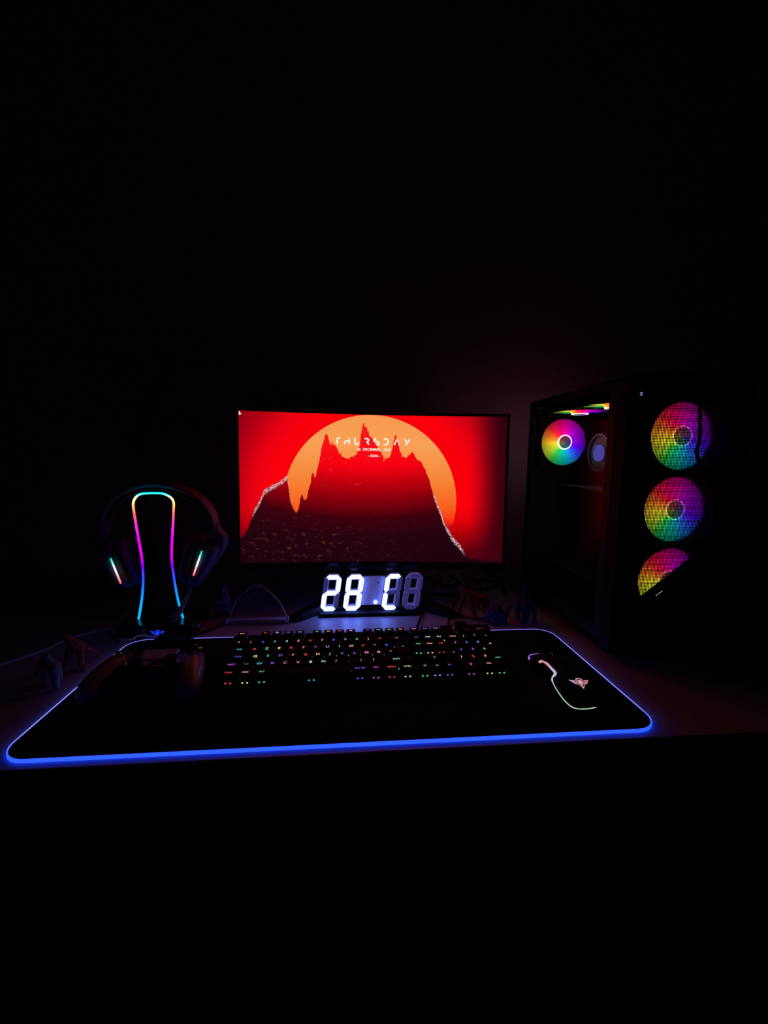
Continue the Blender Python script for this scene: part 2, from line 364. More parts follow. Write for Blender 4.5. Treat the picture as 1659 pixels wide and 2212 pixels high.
def wallpaper():
    """red dusk, big orange sun, a jagged dark ridge with pale lit edges"""
    mt, nt, out = newmat('screen_picture'); g = G(nt)
    uvn = nt.nodes.new('ShaderNodeUVMap'); uvn.uv_map = 'UVMap'
    sp = nt.nodes.new('ShaderNodeSeparateXYZ'); nt.links.new(uvn.outputs[0], sp.inputs[0]); u, v = sp.outputs[0], sp.outputs[1]
    x = g.m('MULTIPLY', g.m('SUBTRACT', u, 0.487), 1.777); y = g.m('SUBTRACT', v, 0.414)
    rad = g.m('SQRT', g.m('ADD', g.m('MULTIPLY', x, x), g.m('MULTIPLY', y, y)))
    sky = g.ramp(rad, [(0.0, (1.0, 0.0, 0.004)), (0.68, (1.0, 0.0, 0.004)), (0.78, (0.85, 0.0, 0.006)), (0.90, (0.5, 0.0, 0.007)), (1.0, (0.34, 0.0, 0.008))])
    # viewing-angle falloff at the far right, and a dark foot, put into the colour
    dim = g.m('MULTIPLY', g.step(u, 1.0, 0.85), g.step(v, -0.02, 0.40))
    dim = g.m('MAXIMUM', dim, 0.09)
    sky = g.mix(1.0, sky, g.ramp(dim, [(0.0, (0.05, 0.03, 0.7)), (0.5, (0.42, 0.3, 0.8)), (1.0, (1, 1, 1))]), 'MULTIPLY')
    sunc = g.ramp(v, [(0.22, (0.25, 0.0, 0.004)), (0.28, (1.0, 0.02, 0.006)), (0.36, (1.0, 0.11, 0.012)), (0.55, (1.0, 0.24, 0.035)), (0.8, (1.0, 0.38, 0.10)), (1.0, (1.0, 0.34, 0.09))])
    sunm = g.m('MULTIPLY', g.step(rad, 0.590, 0.582), g.step(g.m('ADD', v, g.m('MULTIPLY', g.noise(u, v, 60, 3), 0.08)), 0.27, 0.31))
    colr = g.mix(sunm, sky, sunc)
    # ridge line
    h = g.curve(u, [(0.0, 0.16), (0.03, 0.24), (0.05, 0.345), (0.086, 0.48), (0.13, 0.53), (0.172, 0.577), (0.185, 0.40), (0.205, 0.32), (0.225, 0.47), (0.24, 0.40), (0.265, 0.62), (0.275, 0.55), (0.30, 0.78), (0.315, 0.89), (0.33, 0.80), (0.36, 0.76), (0.40, 0.69), (0.44, 0.78), (0.455, 0.955), (0.475, 0.88), (0.51, 0.78), (0.535, 0.71), (0.56, 0.74), (0.58, 0.875), (0.60, 0.74), (0.63, 0.72), (0.645, 0.76), (0.67, 0.70), (0.70, 0.62), (0.73, 0.47), (0.774, 0.273), (0.80, 0.19), (0.839, 0.11), (0.87, 0.03), (0.92, 0.02), (1.0, 0.01)])
    jag = g.m('MULTIPLY', g.m('SUBTRACT', g.noise(u, g.m('MULTIPLY', v, 0.25), 34, 4, 0.65), 0.5), 0.16)
    fine = g.m('MULTIPLY', g.m('SUBTRACT', g.noise(u, v, 140, 2), 0.5), 0.03)
    flank = g.m('MULTIPLY', g.step(u, 0.17, 0.23), g.step(u, 0.73, 0.68))
    hj = g.m('ADD', h, g.m('ADD', g.m('MULTIPLY', jag, g.m('ADD', g.m('MULTIPLY', flank, 0.75), 0.25)), fine))
    dlt = g.m('SUBTRACT', hj, v)
    mass = g.step(dlt, -0.004, 0.004)
    # the rock: flooded by the red glow near the top, dark at its foot
    rx = g.m('DIVIDE', g.m('SUBTRACT', u, 0.46), 0.34)
    lift = g.m('SUBTRACT', v, g.m('MULTIPLY', g.m('MULTIPLY', rx, rx), 0.07))
    rock = g.ramp(lift, [(0.0, (0.014, 0.001, 0.005)), (0.18, (0.022, 0.001, 0.005)), (0.30, (0.05, 0.0, 0.004)), (0.42, (0.24, 0.0, 0.004)), (0.54, (0.55, 0.0, 0.005)), (0.66, (1.0, 0.0, 0.006)), (1.0, (1.0, 0.012, 0.014))])
    tex = g.noise(g.m('ADD', u, g.m('MULTIPLY', v, 0.25)), g.m('MULTIPLY', v, 0.8), 42, 5, 0.62)
    lowl = g.m('MULTIPLY', g.step(v, 0.42, 0.12), g.step(u, 0.72, 0.30))
    scar = g.m('MULTIPLY', g.step(tex, 0.55, 0.72), g.m('ADD', g.m('MULTIPLY', lowl, 0.9), 0.06))
    rock = g.mix(scar, rock, (0.10, 0.022, 0.014))
    streak = g.m('MULTIPLY', g.step(g.noise(g.m('SUBTRACT', u, g.m('MULTIPLY', v, 0.6)), g.m('MULTIPLY', v, 0.3), 60, 3, 0.7), 0.60, 0.72), g.m('MULTIPLY', g.step(v, 0.40, 0.62), g.step(u, 0.55, 0.40)))
    rock = g.mix(g.m('MULTIPLY', streak, 0.3), rock, (1.0, 0.16, 0.10))
    colr = g.mix(mass, colr, rock)
    # pale lit edges on the two flanks
    edge = g.m('MULTIPLY', g.step(dlt, 0.034, 0.012), g.step(dlt, -0.008, 0.0))
    sel = g.m('ADD', g.m('MULTIPLY', g.step(u, 0.04, 0.06), g.step(u, 0.19, 0.17)), g.m('MULTIPLY', g.step(u, 0.722, 0.735), g.step(u, 0.86, 0.84)))
    brk = g.step(g.noise(u, v, 120, 3, 0.7), 0.42, 0.56)
    colr = g.mix(g.m('MULTIPLY', g.m('MULTIPLY', edge, sel), brk), colr, (0.85, 0.55, 0.58))
    e = nt.nodes.new('ShaderNodeEmission'); nt.links.new(colr, e.inputs[0]); e.inputs[1].default_value = 0.93
    nt.links.new(e.outputs[0], out.inputs[0]); return mt
sb = MB(); NU = 40; NV = 4
for j in range(NV+1):
    for i in range(NU+1): sb.v.append(S(i/NU, j/NV, 0.0))
for j in range(NV):
    for i in range(NU): sb.f.append((j*(NU+1)+i, j*(NU+1)+i+1, (j+1)*(NU+1)+i+1, (j+1)*(NU+1)+i))
screen = obj('screen', sb, wallpaper(), mon)
uvl = screen.data.uv_layers.new(name='UVMap')
for lp in screen.data.loops:
    k = lp.vertex_index; uvl.data[lp.index].uv = ((k % (NU+1))/NU, (k//(NU+1))/NV)
M['txt'] = em('screen_white', (1.0, 0.93, 0.86), 1.0, False)
# stylised day name, each letter a few rounded strokes in its own unit square
AR = MW/MH
def ribbon(b, pts, wd, off=-0.0006):
    """flat stroke on the panel; pts in panel u,v ; wd in units of v"""
    P = [Vector((p[0]*AR, p[1], 0)) for p in pts]; L_, R_ = [], []
    for i, p in enumerate(P):
        a = P[max(0, i-1)]; c = P[min(len(P)-1, i+1)]; t = (c-a).normalized(); n = Vector((-t.y, t.x, 0))*wd/2
        L_.append(p+n); R_.append(p-n)
    vs = [S(q.x/AR, q.y, off) for q in L_+R_]; n = len(P)
    b.add(vs, [(i, i+1, n+i+1, n+i) for i in range(n-1)])
def arc(cx, cy, rx, ry, a0, a1, n=8):
    return [(cx+rx*math.cos(math.radians(a0+(a1-a0)*i/n)), cy+ry*math.sin(math.radians(a0+(a1-a0)*i/n))) for i in range(n+1)]
LET = [[[(0.1,0),(0.1,0.75)], [(0.05,0.93),(0.85,0.93)]],
       [[(0.9,0),(0.9,1)], [(0.9,0.5)]+arc(0.4,0.25,0.35,0.25,90,180)+[(0.05,0.0)]],
       [[(0.08,1),(0.08,0.35)]+arc(0.45,0.35,0.37,0.33,180,350)],
       [[(0.05,0.93),(0.5,0.93)]+arc(0.5,0.7,0.35,0.23,90,-90)+[(0.4,0.47)], [(0.55,0.42),(0.9,0.0)]],
       [arc(0.35,0.75,0.33,0.22,75,270)+arc(0.6,0.28,0.36,0.25,90,-90)+[(0.45,0.03)]],
       [[(0.05,0.95),(0.35,0.95)]+arc(0.4,0.5,0.5,0.45,90,-90,12)+[(0.05,0.05)]],
       [[(0.0,0),(0.45,0.95),(0.72,0.4)], [(0.8,0.16),(0.9,0.0)]],
       [[(0.0,1.0),(0.42,0.5)], [(1.0,1.0),(0.2,0.0)]]]
LX = [(0.355,0.371), (0.384,0.405), (0.422,0.442), (0.460,0.479), (0.496,0.516), (0.533,0.553), (0.574,0.596), (0.612,0.635)]
for strokes, (a, b2) in zip(LET, LX):
    t = MB()
    for s_ in strokes: ribbon(t, [(a+(b2-a)*px, 0.801+0.043*py) for px, py in s_], 0.0095)
    obj('letter', t, M['txt'], screen)
TXT = []          # text meshes made in one go further down
def queue_text(body, size, fn, mat, parent, name, local=False, sx=1.0):
    TXT.append((body, size, fn, mat, parent, name, local, sx))
queue_text('26  DECEMBER,  2024', 0.0082, lambda x, y: S(0.496+x/MW, 0.761+y/MH, -0.0006), M['txt'], screen, 'date_text')
queue_text('- 02:06 -', 0.0082, lambda x, y: S(0.498+x/MW, 0.719+y/MH, -0.0006), M['txt'], screen, 'time_text')
t = MB(); t.add([S(u, v, -0.0006) for u, v in ((0.001, 0.999), (0.001, 0.970), (0.006, 0.977), (0.011, 0.975))], [(0, 1, 2, 3)])
obj('pointer_arrow', t, M['txt'], screen)

# ------------------------------------------------------------------ digital clock
clock = thing('digital_clock', 'white seven segment digital clock reading 28 C below the monitor', 'clock', (0.05, 0.45, 0))
M['seg_on'] = em('clock_lit_segment', (1.5, 2.5, 11.0), 1.0)
M['seg_off'] = pm('clock_unlit_segment', (0.55, 0.55, 0.66), 0.45, var=0.06)
M['clockw'] = pm('clock_housing', (0.5, 0.5, 0.6), 0.5, var=0.06)
for mt_, e_ in ((M['seg_off'], (0.020, 0.018, 0.095)), (M['clockw'], (0.040, 0.035, 0.17))):     # faint own glow stands in for segment light leaking through the milky plastic
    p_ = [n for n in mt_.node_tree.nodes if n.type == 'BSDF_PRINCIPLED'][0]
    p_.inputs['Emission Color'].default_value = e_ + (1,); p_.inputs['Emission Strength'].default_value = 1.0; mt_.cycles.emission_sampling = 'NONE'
CY = 0.438; SL = 0.135; DW, DH, ST = 0.0375, 0.081, 0.0098
def cpt(x0, x, z, y): return Vector((x0 + x + z*SL, y, 0.0065+z))
def segpolys(g_, t_, ex=0.0):
    """seven hexagon segments of one digit in x,z; g_ gap, t_ thickness, ex grows the outline"""
    W_, H_, t2 = DW, DH, t_/2; q = g_/2
    xs0, xs1 = t2, W_-t2; zs = (t2, H_/2, H_-t2); out = {}
    def hor(z): return [(xs0+q, z), (xs0+t2+q, z+t2), (xs1-t2-q, z+t2), (xs1-q, z), (xs1-t2-q, z-t2), (xs0+t2+q, z-t2)]
    def ver(x, za, zb): return [(x, za+q), (x+t2, za+t2+q), (x+t2, zb-t2-q), (x, zb-q), (x-t2, zb-t2-q), (x-t2, za+t2+q)]
    out['a'] = hor(zs[2]); out['g'] = hor(zs[1]); out['d'] = hor(zs[0])
    out['f'] = ver(xs0, zs[1], zs[2]); out['b'] = ver(xs1, zs[1], zs[2]); out['e'] = ver(xs0, zs[0], zs[1]); out['c'] = ver(xs1, zs[0], zs[1])
    return out
for x0, lit in ((-0.0615, 'abged'), (-0.0125, 'abcdefg'), (0.0725, 'adef'), (0.1185, '')):
    hb = MB()
    for k, poly in segpolys(-0.004, ST+0.0014).items():
        hb.prism(poly, CY+0.0028, CY+0.014, lambda x, z, d: cpt(x0, x, z, d))
    hs = obj('digit_housing', hb, M['clockw'], clock)
    for k, poly in segpolys(0.0013, ST-0.0006).items():
        obj('segment', MB().prism(poly, CY, CY+0.0025, lambda x, z, d: cpt(x0, x, z, d)), M['seg_on'] if k in lit else M['seg_off'], hs)
obj('centre_plate', MB().prism([(0.031, 0.011), (0.082, 0.011), (0.082, 0.075), (0.031, 0.075)], CY+0.006, CY+0.012, lambda x, z, d: cpt(-0.0125+0.0015, x, z, d)), M['clockw'], clock)
Rx90 = Matrix.Rotation(PI/2, 3, 'X')
for z, k in ((0.017, 'seg_on'), (0.062, 'seg_off')):
    obj('dot', MB().lathe([(0.0037, 0), (0.0037, 0.003), (0.003, 0.004)], cpt(-0.0125, 0.0705, z, CY+0.006), Rx90, 16), M[k], clock)
obj('base', MB().rbox((0.05, 0.437, 0.0035), (0.225, 0.036, 0.007), 0.001), M['blackm'], clock)
obj('back_box', MB().rbox((0.055, 0.459, 0.03), (0.09, 0.012, 0.045), 0.002), M['blackp'], clock)

# ------------------------------------------------------------------ winged shield mark
def emblem(fn, k):
    """shield outline with an inner shield and two wings; fn(x, y) places a point, k scales"""
    b = MB()
    def shield(s): return [(-0.30*s, 0.42*s), (0, 0.50*s), (0.30*s, 0.42*s), (0.36*s, 0.15*s), (0.22*s, -0.25*s), (0, -0.52*s), (-0.22*s, -0.25*s), (-0.36*s, 0.15*s)]
    o, i_ = shield(1.0), shield(0.80); n = len(o)
    b.add([fn(x*k, y*k) for x, y in o+i_], [(j, (j+1) % n, n+(j+1) % n, n+j) for j in range(n)])
    b.add([fn(x*k, (y+0.01)*k) for x, y in shield(0.60)], [tuple(range(n))])
    for s in (-1, 1):
        b.add([fn(s*x*k, y*k) for x, y in ((0.42, 0.28), (0.95, 0.42), (0.85, 0.26), (0.43, 0.16))], [(0, 1, 2, 3)])
        b.add([fn(s*x*k, y*k) for x, y in ((0.42, 0.12), (0.82, 0.22), (0.70, 0.08), (0.36, 0.0))], [(0, 1, 2, 3)])
        b.add([fn(s*x*k, y*k) for x, y in ((0.35, -0.03), (0.66, 0.05), (0.55, -0.06), (0.30, -0.14))], [(0, 1, 2, 3)])
    return b

# ------------------------------------------------------------------ headset stand and headset
SY = 0.365
stand = thing('headset_stand', 'black headset stand outlined by a rainbow light strip', 'stand', (-0.364, 0.38, 0))
LOOP = [(-0.406,0.0272),(-0.4012,0.0492),(-0.3964,0.0742),(-0.3931,0.1027),(-0.3923,0.1323),(-0.3932,0.1536),(-0.3963,0.1827),(-0.3993,0.2119),(-0.4016,0.239),(-0.4019,0.2526),(-0.3977,0.2626),(-0.391,0.2687),(-0.3812,0.2713),(-0.3622,0.2722),(-0.3475,0.2711),(-0.3365,0.2661),(-0.3303,0.2593),(-0.3287,0.2509),(-0.3298,0.2389),(-0.3324,0.2099),(-0.3368,0.1665),(-0.3379,0.1402),(-0.3358,0.1085),(-0.333,0.0817),(-0.3286,0.0528),(-0.323,0.0272)]
lp = smooth_path([(x, SY, z) for x, z in LOOP], 4)
cols = [(0.0, (0.0, 0.42, 1.0)), (0.10, (0.0, 0.36, 1.0)), (0.20, (0.005, 0.22, 1.0)), (0.32, (0.01, 0.06, 1.0)), (0.42, (0.12, 0.0, 0.9)), (0.52, (0.62, 0.0, 0.85)), (0.66, (0.9, 0.0, 0.85)), (0.76, (0.95, 0.02, 0.45)), (0.84, (1.0, 0.10, 0.10)), (0.90, (1.0, 0.45, 0.14)), (0.955, (0.9, 0.85, 0.36)), (0.985, (0.1, 0.75, 0.75)), (1.0, (0.0, 0.72, 0.85))]
obj('light_strip', MB().tube(lp, 0.0021, 10), em_ramp('stand_light_strip', 2, 0.026, 0.273, cols, 1.5), stand, smooth=True)
fr = MB(); rings = []
for i, p in enumerate(lp):
    a = lp[max(0, i-1)]; c = lp[min(len(lp)-1, i+1)]; t = (c-a).normalized(); n = Vector((-t.z, 0, t.x))
    if n.dot(p-Vector((-0.364, SY, 0.15))) < 0: n = -n
    inn = -n*0.0035
    rings.append([p+Vector((0,0.002,0))+n*0.0005, p+Vector((0,0.052,0))+n*0.0005, p+Vector((0,0.052,0))+inn, p+Vector((0,0.002,0))+inn])
fr.loft(rings); obj('frame', fr, M['blackp'], stand)
obj('base', MB().rbox((-0.3615, 0.379, 0.0135), (0.137, 0.102, 0.027), 0.003), M['gloss'], stand)
M['emb_blue'] = em('emblem_blue_light', (0.012, 0.05, 1.0), 0.9)
obj('emblem', emblem(lambda x, y: Vector((-0.3562+x, 0.3274, 0.0118+y)), 0.0142), M['emb_blue'], stand)
obj('power_cable', MB().tube(smooth_path([(-0.383, 0.3275, 0.011), (-0.392, 0.320, 0.0105), (-0.40, 0.322, 0.0045), (-0.425, 0.326, 0.0035), (-0.447, 0.350, 0.0035), (-0.452, 0.374, 0.0085), (-0.46, 0.41, 0.0100), (-0.475, 0.45, 0.0040), (-0.50, 0.60, 0.0035), (-0.50, 0.732, 0.0035)]), 0.0022, 8), M['greycable'], stand, smooth=True)
obj('side_port', MB().rbox((-0.292, 0.362, 0.014), (0.004, 0.018, 0.008), 0.001), M['alu'], stand)

hset = thing('headset', 'pale lilac gaming headset with lit ear cups hung on the stand', 'headset', (-0.366, 0.395, 0.0))
HX, HY = -0.366, 0.393
band = MB(); rings = []
for i in range(33):
    a = math.radians(-2 + 184*i/32); ca, sa = math.cos(a), math.sin(a)
    x, z = HX+0.104*ca, 0.196+0.0905*max(sa, -0.1)**0.9 if sa > 0 else 0.196+0.0905*sa
    wd = 0.017 + 0.006*max(0, sa); n = Vector((ca, 0, sa)); th = 0.0035
    p = Vector((x, HY, z)); rings.append([p+n*th+Vector((0,-wd,0)), p+n*th+Vector((0,wd,0)), p-n*th+Vector((0,wd,0)), p-n*th+Vector((0,-wd,0))])
obj('headband', band.loft(rings), M['lilac'], hset, smooth=False, bevel=0.0015)
rings = []
for i in range(25):
    a = math.radians(12 + 156*i/24); ca, sa = math.cos(a), math.sin(a)
    p = Vector((HX+0.092*ca, HY, 0.2015+0.0755*sa)); n = Vector((ca, 0, sa)); wd = 0.014
    rings.append([p+n*0.001+Vector((0,-wd,0)), p+n*0.001+Vector((0,wd,0)), p-n*0.001+Vector((0,wd,0)), p-n*0.001+Vector((0,-wd,0))])
obj('strap', MB().loft(rings), M['cushion'], hset)
CUPC = [(0.0, (1.0, 0.10, 0.14)), (0.28, (1.0, 0.45, 0.42)), (0.5, (1.0, 0.95, 0.9)), (0.68, (0.75, 1.0, 0.85)), (0.86, (0.05, 0.75, 0.55)), (1.0, (0.02, 0.5, 0.38))]
LEDM = {1: em_ramp('ear_cup_light_right', 2, 0.1165, 0.1636, CUPC, 1.2), -1: em_ramp('ear_cup_light_left', 2, 0.1035, 0.152, CUPC, 1.2)}
LEDS = {1: ((-0.2760, 0.348, 0.1636), (-0.2935, 0.348, 0.1165)), -1: ((-0.4405, 0.348, 0.1520), (-0.4255, 0.348, 0.1035))}
for s in (1, -1):
    c = Vector((HX + s*0.0755, HY, 0.133)); b_ = Vector((s*0.29, 0, 0.957)); a_ = Vector((s*0.957, 0, -0.29)); yv = Vector((0, 1, 0))
    def cup_ring(off, k, slope=0.0, n=28):
        out = []
        for j in range(n):
            t = 2*PI*j/n; cy = math.copysign(abs(math.cos(t))**0.75, math.cos(t))*0.0425*k; cb = math.copysign(abs(math.sin(t))**0.75, math.sin(t))*0.050*k
            out.append(c + yv*cy + b_*cb + a_*(off+slope*cb))
        return out
    cup = obj('ear_cup', MB().loft([cup_ring(-0.008, 0.94), cup_ring(-0.005, 1.0), cup_ring(0.008, 1.0, 0.12), cup_ring(0.017, 0.92, 0.22), cup_ring(0.021, 0.78, 0.25)]), M['lilac'], hset, smooth=True)
    obj('ear_cushion', MB().loft([cup_ring(-0.008, 0.90), cup_ring(-0.012, 0.98), cup_ring(-0.024, 0.97), cup_ring(-0.029, 0.86), cup_ring(-0.029, 0.55), cup_ring(-0.014, 0.5)]), M['cushion'], cup, smooth=True)
    obj('light_bar', MB().tube([Vector(LEDS[s][0]), Vector(LEDS[s][1])], 0.0016, 8), LEDM[s], cup, smooth=True)
    yk = smooth_path([(HX+s*0.104, HY, 0.207), (HX+s*0.106, HY, 0.192), (HX+s*0.115, HY, 0.179), (HX+s*0.112, HY, 0.162), (HX+s*0.100, HY, 0.14)], 4)
    obj('yoke', MB().tube(yk, [0.008 + 0.004*math.sin(PI*i/(len(yk)-1)) for i in range(len(yk))], 10, flat=1.5), M['lilac'], hset, smooth=True)
mic = obj('microphone_boom', MB().tube(smooth_path([(-0.3025, 0.378, 0.100), (-0.3061, 0.370, 0.0905), (-0.3115, 0.36, 0.0705), (-0.316, 0.349, 0.0545)]), 0.0036, 8), M['white'], hset, smooth=True)
mp = [Vector((-0.316, 0.349, 0.0565)), Vector((-0.3185, 0.345, 0.0525)), Vector((-0.3275, 0.332, 0.0375)), Vector((-0.3295, 0.329, 0.0335))]
obj('microphone_head', MB().tube(mp, [0.004, 0.0068, 0.0068, 0.004], 10), M['white'], mic, smooth=True)

# ------------------------------------------------------------------ keyboard
U = 0.01905; KT = 0.15702175; KO = Vector((-0.18728, 0.2284753, 0.0478834))
kb = thing('keyboard', 'black full size mechanical keyboard with rainbow lit keys and a knob', 'keyboard', KO, rot=(KT, 0, 0.00553))
def kz(y, Z): return (Z - KO.z - y*math.sin(KT))/math.cos(KT)     # local height that lies Z above the desk
y0, y1 = -5.75*U-0.006, 0.0165
prof = [(y0, -0.0150), (0.0105, -0.0150), (0.0108, -0.0120), (y1, -0.0120), (y1+0.0015, -0.0135), (y1+0.0015, kz(y1, 0.0085)), (y0-0.002, kz(y0, 0.0065)), (y0-0.002, -0.0170)]
kbody = obj('case', MB().prism(prof, -0.0075, 22.5*U+0.0075, lambda y, z, d: Vector((d, y, z))), M['kbcase'], kb, local=True, bevel=0.001)
for x in (0.03, 22.5*U-0.03):
    for y, Z in ((y0+0.012, 0.0072), (y1-0.012, 0.0092)):
        zt = kz(y, Z); obj('rubber_foot', MB().box((x, y, (zt+kz(y, 0.0041))/2), (0.03, 0.008, zt-kz(y, 0.0041)+0.0005)), M['rubber'], kbody, local=True)
PAL = {'red': (1.0, 0.06, 0.06), 'peach': (1.0, 0.55, 0.33), 'yellow': (0.95, 0.8, 0.35), 'lime': (0.6, 0.95, 0.45), 'green': (0.10, 0.85, 0.35), 'mint': (0.3, 0.95, 0.75), 'cyan': (0.05, 0.6, 0.9), 'sky': (0.25, 0.55, 1.0), 'blue': (0.06, 0.12, 1.0), 'violet': (0.28, 0.12, 1.0), 'lilac': (0.75, 0.5, 0.95), 'pink': (1.0, 0.25, 0.65), 'magenta': (0.75, 0.08, 0.9), 'white': (0.9, 0.95, 1.0)}
KM = {k: em('key_light_'+k, c, 0.9, False) for k, c in PAL.items()}
KD = {k: em('switch_light_'+k, c, 0.9, False) for k, c in PAL.items()}
capmesh = {}
def keycap(cx, ry, wu, name='keycap', hu=1.0):
    key = (wu, hu)
    if key not in capmesh:
        b = MB(); wb, db = wu*U-0.0011, hu*U-0.0011
        def ring(dx, dyf, dyb, z): return [Vector((-wb/2+dx, -db/2+dyf, z)), Vector((wb/2-dx, -db/2+dyf, z)), Vector((wb/2-dx, db/2-dyb, z)), Vector((-wb/2+dx, db/2-dyb, z))]
        b.loft([ring(0.0003, 0.0003, 0.0003, -0.0104), ring(0, 0, 0, -0.0094), ring(0.0020, 0.0018, 0.0012, -0.0012), ring(0.0028, 0.0027, 0.0019, 0.0)])
        o = obj(name, b, M['key'], kb, local=True, bevel=0.0005); capmesh[key] = o
    else:
        o = capmesh[key].copy(); COL.objects.link(o); ORG[o.name] = ORG[kb.name]
    o.location = (cx*U, -ry*U, 0); return o
lightmesh = None
def switch_light(cap, colr, hu):
    global lightmesh
    k = (colr, hu)
    b = MB(); yy = -hu*U/2 + 0.0022
    for sx in (-0.0035, 0.0035): b.rbox((sx, yy, -0.0127), (0.0026, 0.0016, 0.0018), 0.0005, 1)
    if k not in swl: swl[k] = obj('switch_light', b, KD[colr], cap, local=True)
    else:
        o = swl[k].copy(); COL.objects.link(o); o.parent = cap
swl = {}
KEYS = []
def row(ry, start, items):
    c = start
    for it in items:
        if isinstance(it, (int, float)): c += it; continue
        lab, wu, colr = it; KEYS.append((lab, c+wu/2, ry, wu, 1.0, colr)); c += wu
row(0, 0, [('ESC',1,'peach'),1,('F1',1,'red'),('F2',1,'lilac'),('F3',1,'violet'),('F4',1,'cyan'),.5,('F5',1,'green'),('F6',1,'peach'),('F7',1,'red'),('F8',1,'lilac'),.5,('F9',1,'blue'),('F10',1,'mint'),('F11',1,'white'),('F12',1,'peach'),.25,('PRT',1,'pink'),('SCR',1,'violet'),('PAU',1,'sky')])
row(1.25, 0, [('²',1,'lilac'),('1',1,'pink'),('2',1,'blue'),('3',1,'cyan'),('4',1,'mint'),('5',1,'peach'),('6',1,'red'),('7',1,'pink'),('8',1,'blue'),('9',1,'cyan'),('0',1,'green'),(')',1,'peach'),('=',1,'red'),('<--',2,'lilac'),.25,('INS',1,'blue'),('HM',1,'mint'),('PU',1,'lime'),.25,('NUM',1,'peach'),('/',1,'yellow'),('*',1,'lilac'),('-',1,'white')])
row(2.25, 0, [('TAB',1.5,'cyan'),('A',1,'red'),('Z',1,'green'),('E',1,'yellow'),('R',1,'red'),('T',1,'pink'),('Y',1,'violet'),('U',1,'sky'),('I',1,'mint'),('O',1,'yellow'),('P',1,'red'),('^',1,'pink'),('$',1,'blue'),1.5,.25,('DEL',1,'green'),('END',1,'peach'),('PD',1,'red'),.25,('7',1,'magenta'),('8',1,'blue'),('9',1,'cyan')])
row(3.25, 0, [('CAPS',1.75,'blue'),('Q',1,'yellow'),('S',1,'cyan'),('D',1,'violet'),('F',1,'pink'),('G',1,'red'),('H',1,'yellow'),('J',1,'green'),('K',1,'blue'),('L',1,'violet'),('M',1,'pink'),('%',1,'peach'),('*',1,'mint'),5,('4',1,'blue'),('5',1,'violet'),('6',1,'green')])
row(4.25, 0, [('SHIFT',1.25,'magenta'),('< >',1,'green'),('W',1,'cyan'),('X',1,'violet'),('C',1,'pink'),('V',1,'pink'),('B',1,'lime'),('N',1,'mint'),('?',1,'sky'),('.',1,'blue'),('/',1,'pink'),('!',1,'peach'),('SHIFT',2.75,'mint'),1.25,('^',1,'sky'),1.25,('1',1,'yellow'),('2',1,'red'),('3',1,'peach')])
row(5.25, 0, [('CTRL',1.25,'red'),('WIN',1.25,'peach'),('ALT',1.25,'green'),('',6.25,'cyan'),('ALT GR',1.25,'violet'),('FN',1.25,'magenta'),('MENU',1.25,'red'),('CTRL',1.25,'lime'),.25,('<',1,'green'),('v',1,'sky'),('>',1,'violet'),.25,('0',2,'magenta'),('DEL',1,'peach')])
KEYS.append(('<-', 14.375, 2.75, 1.25, 2.0, 'cyan'))
KEYS.append(('+', 22.0, 2.75, 1, 2.0, 'white')); KEYS.append(('ENT', 22.0, 4.75, 1, 2.0, 'green'))
for lab, cx, ry, wu, hu, colr in KEYS:
    cap = keycap(cx, ry, wu, 'keycap', hu)
    if capmesh[(wu, hu)] is not cap: cap.parent = kb
    switch_light(cap, {'peach': 'yellow', 'lilac': 'magenta', 'white': 'yellow', 'pink': 'magenta'}.get(colr, colr), hu)
    if lab:
        sz = 0.0072 if len(lab) == 1 else (0.0050 if len(lab) <= 2 else 0.0040)
        dy = 0.0022 if ry == 0 else (0.0 if hu == 1 else 0.004)
        queue_text(lab, sz, lambda x, y, dy=dy, sz=sz: Vector((x, y-sz*0.36+dy, 0.00015)), KM[colr], cap, 'legend', True, 1.15)
obj('knob_deck', MB().rbox(((18.3*U+22.5*U+0.0075)/2, (0.0165-0.55*U)/2, -0.0092), (4.2*U+0.0075, 0.0165+0.55*U, 0.0124), 0.0018), M['kbcase'], kb, local=True)
kn = obj('volume_knob', MB().lathe([(0.0098, -0.0155), (0.0098, -0.004), (0.0110, -0.003), (0.0110, 0.0085), (0.0100, 0.0098), (0.004, 0.0098)], (20.0*U, -0.10*U, 0), None, 32), M['kbcase'], kb, local=True, smooth=False)
obj('knob_ring', MB().lathe([(0.0122, -0.0032), (0.0128, -0.0026), (0.0128, 0.0006), (0.0122, 0.0012), (0.0112, 0.0012)], (20.0*U, -0.10*U, 0), None, 32), M['silver'], kn, local=True)
obj('media_button', MB().rbox((21.9*U, -0.15*U, -0.0015), (0.012, 0.009, 0.004), 0.002), M['alu'], kb, local=True)
obj('status_light', MB().rbox((18.35*U, -0.75*U, -0.0143), (0.004, 0.002, 0.0015), 0.0004, 1), KM['white'], kb, local=True)
cabk = [(0.1255, 0.2395, 0.024), (0.1285, 0.275, 0.020), (0.135, 0.33, 0.009), (0.146, 0.3729, 0.0035), (0.1733, 0.4576, 0.0035), (0.206, 0.565, 0.005), (0.226, 0.62, 0.0045), (0.250, 0.640, 0.0110), (0.262, 0.67, 0.0035), (0.265, 0.732, 0.0035)]
kmi = (Matrix.Translation(KO) @ Matrix.Rotation(0.00553, 4, 'Z') @ Matrix.Rotation(KT, 4, 'X')).inverted()
obj('cable', MB().tube([kmi @ p for p in smooth_path(cabk)], 0.0024, 8), M['rubber'], kb, local=True, smooth=True)

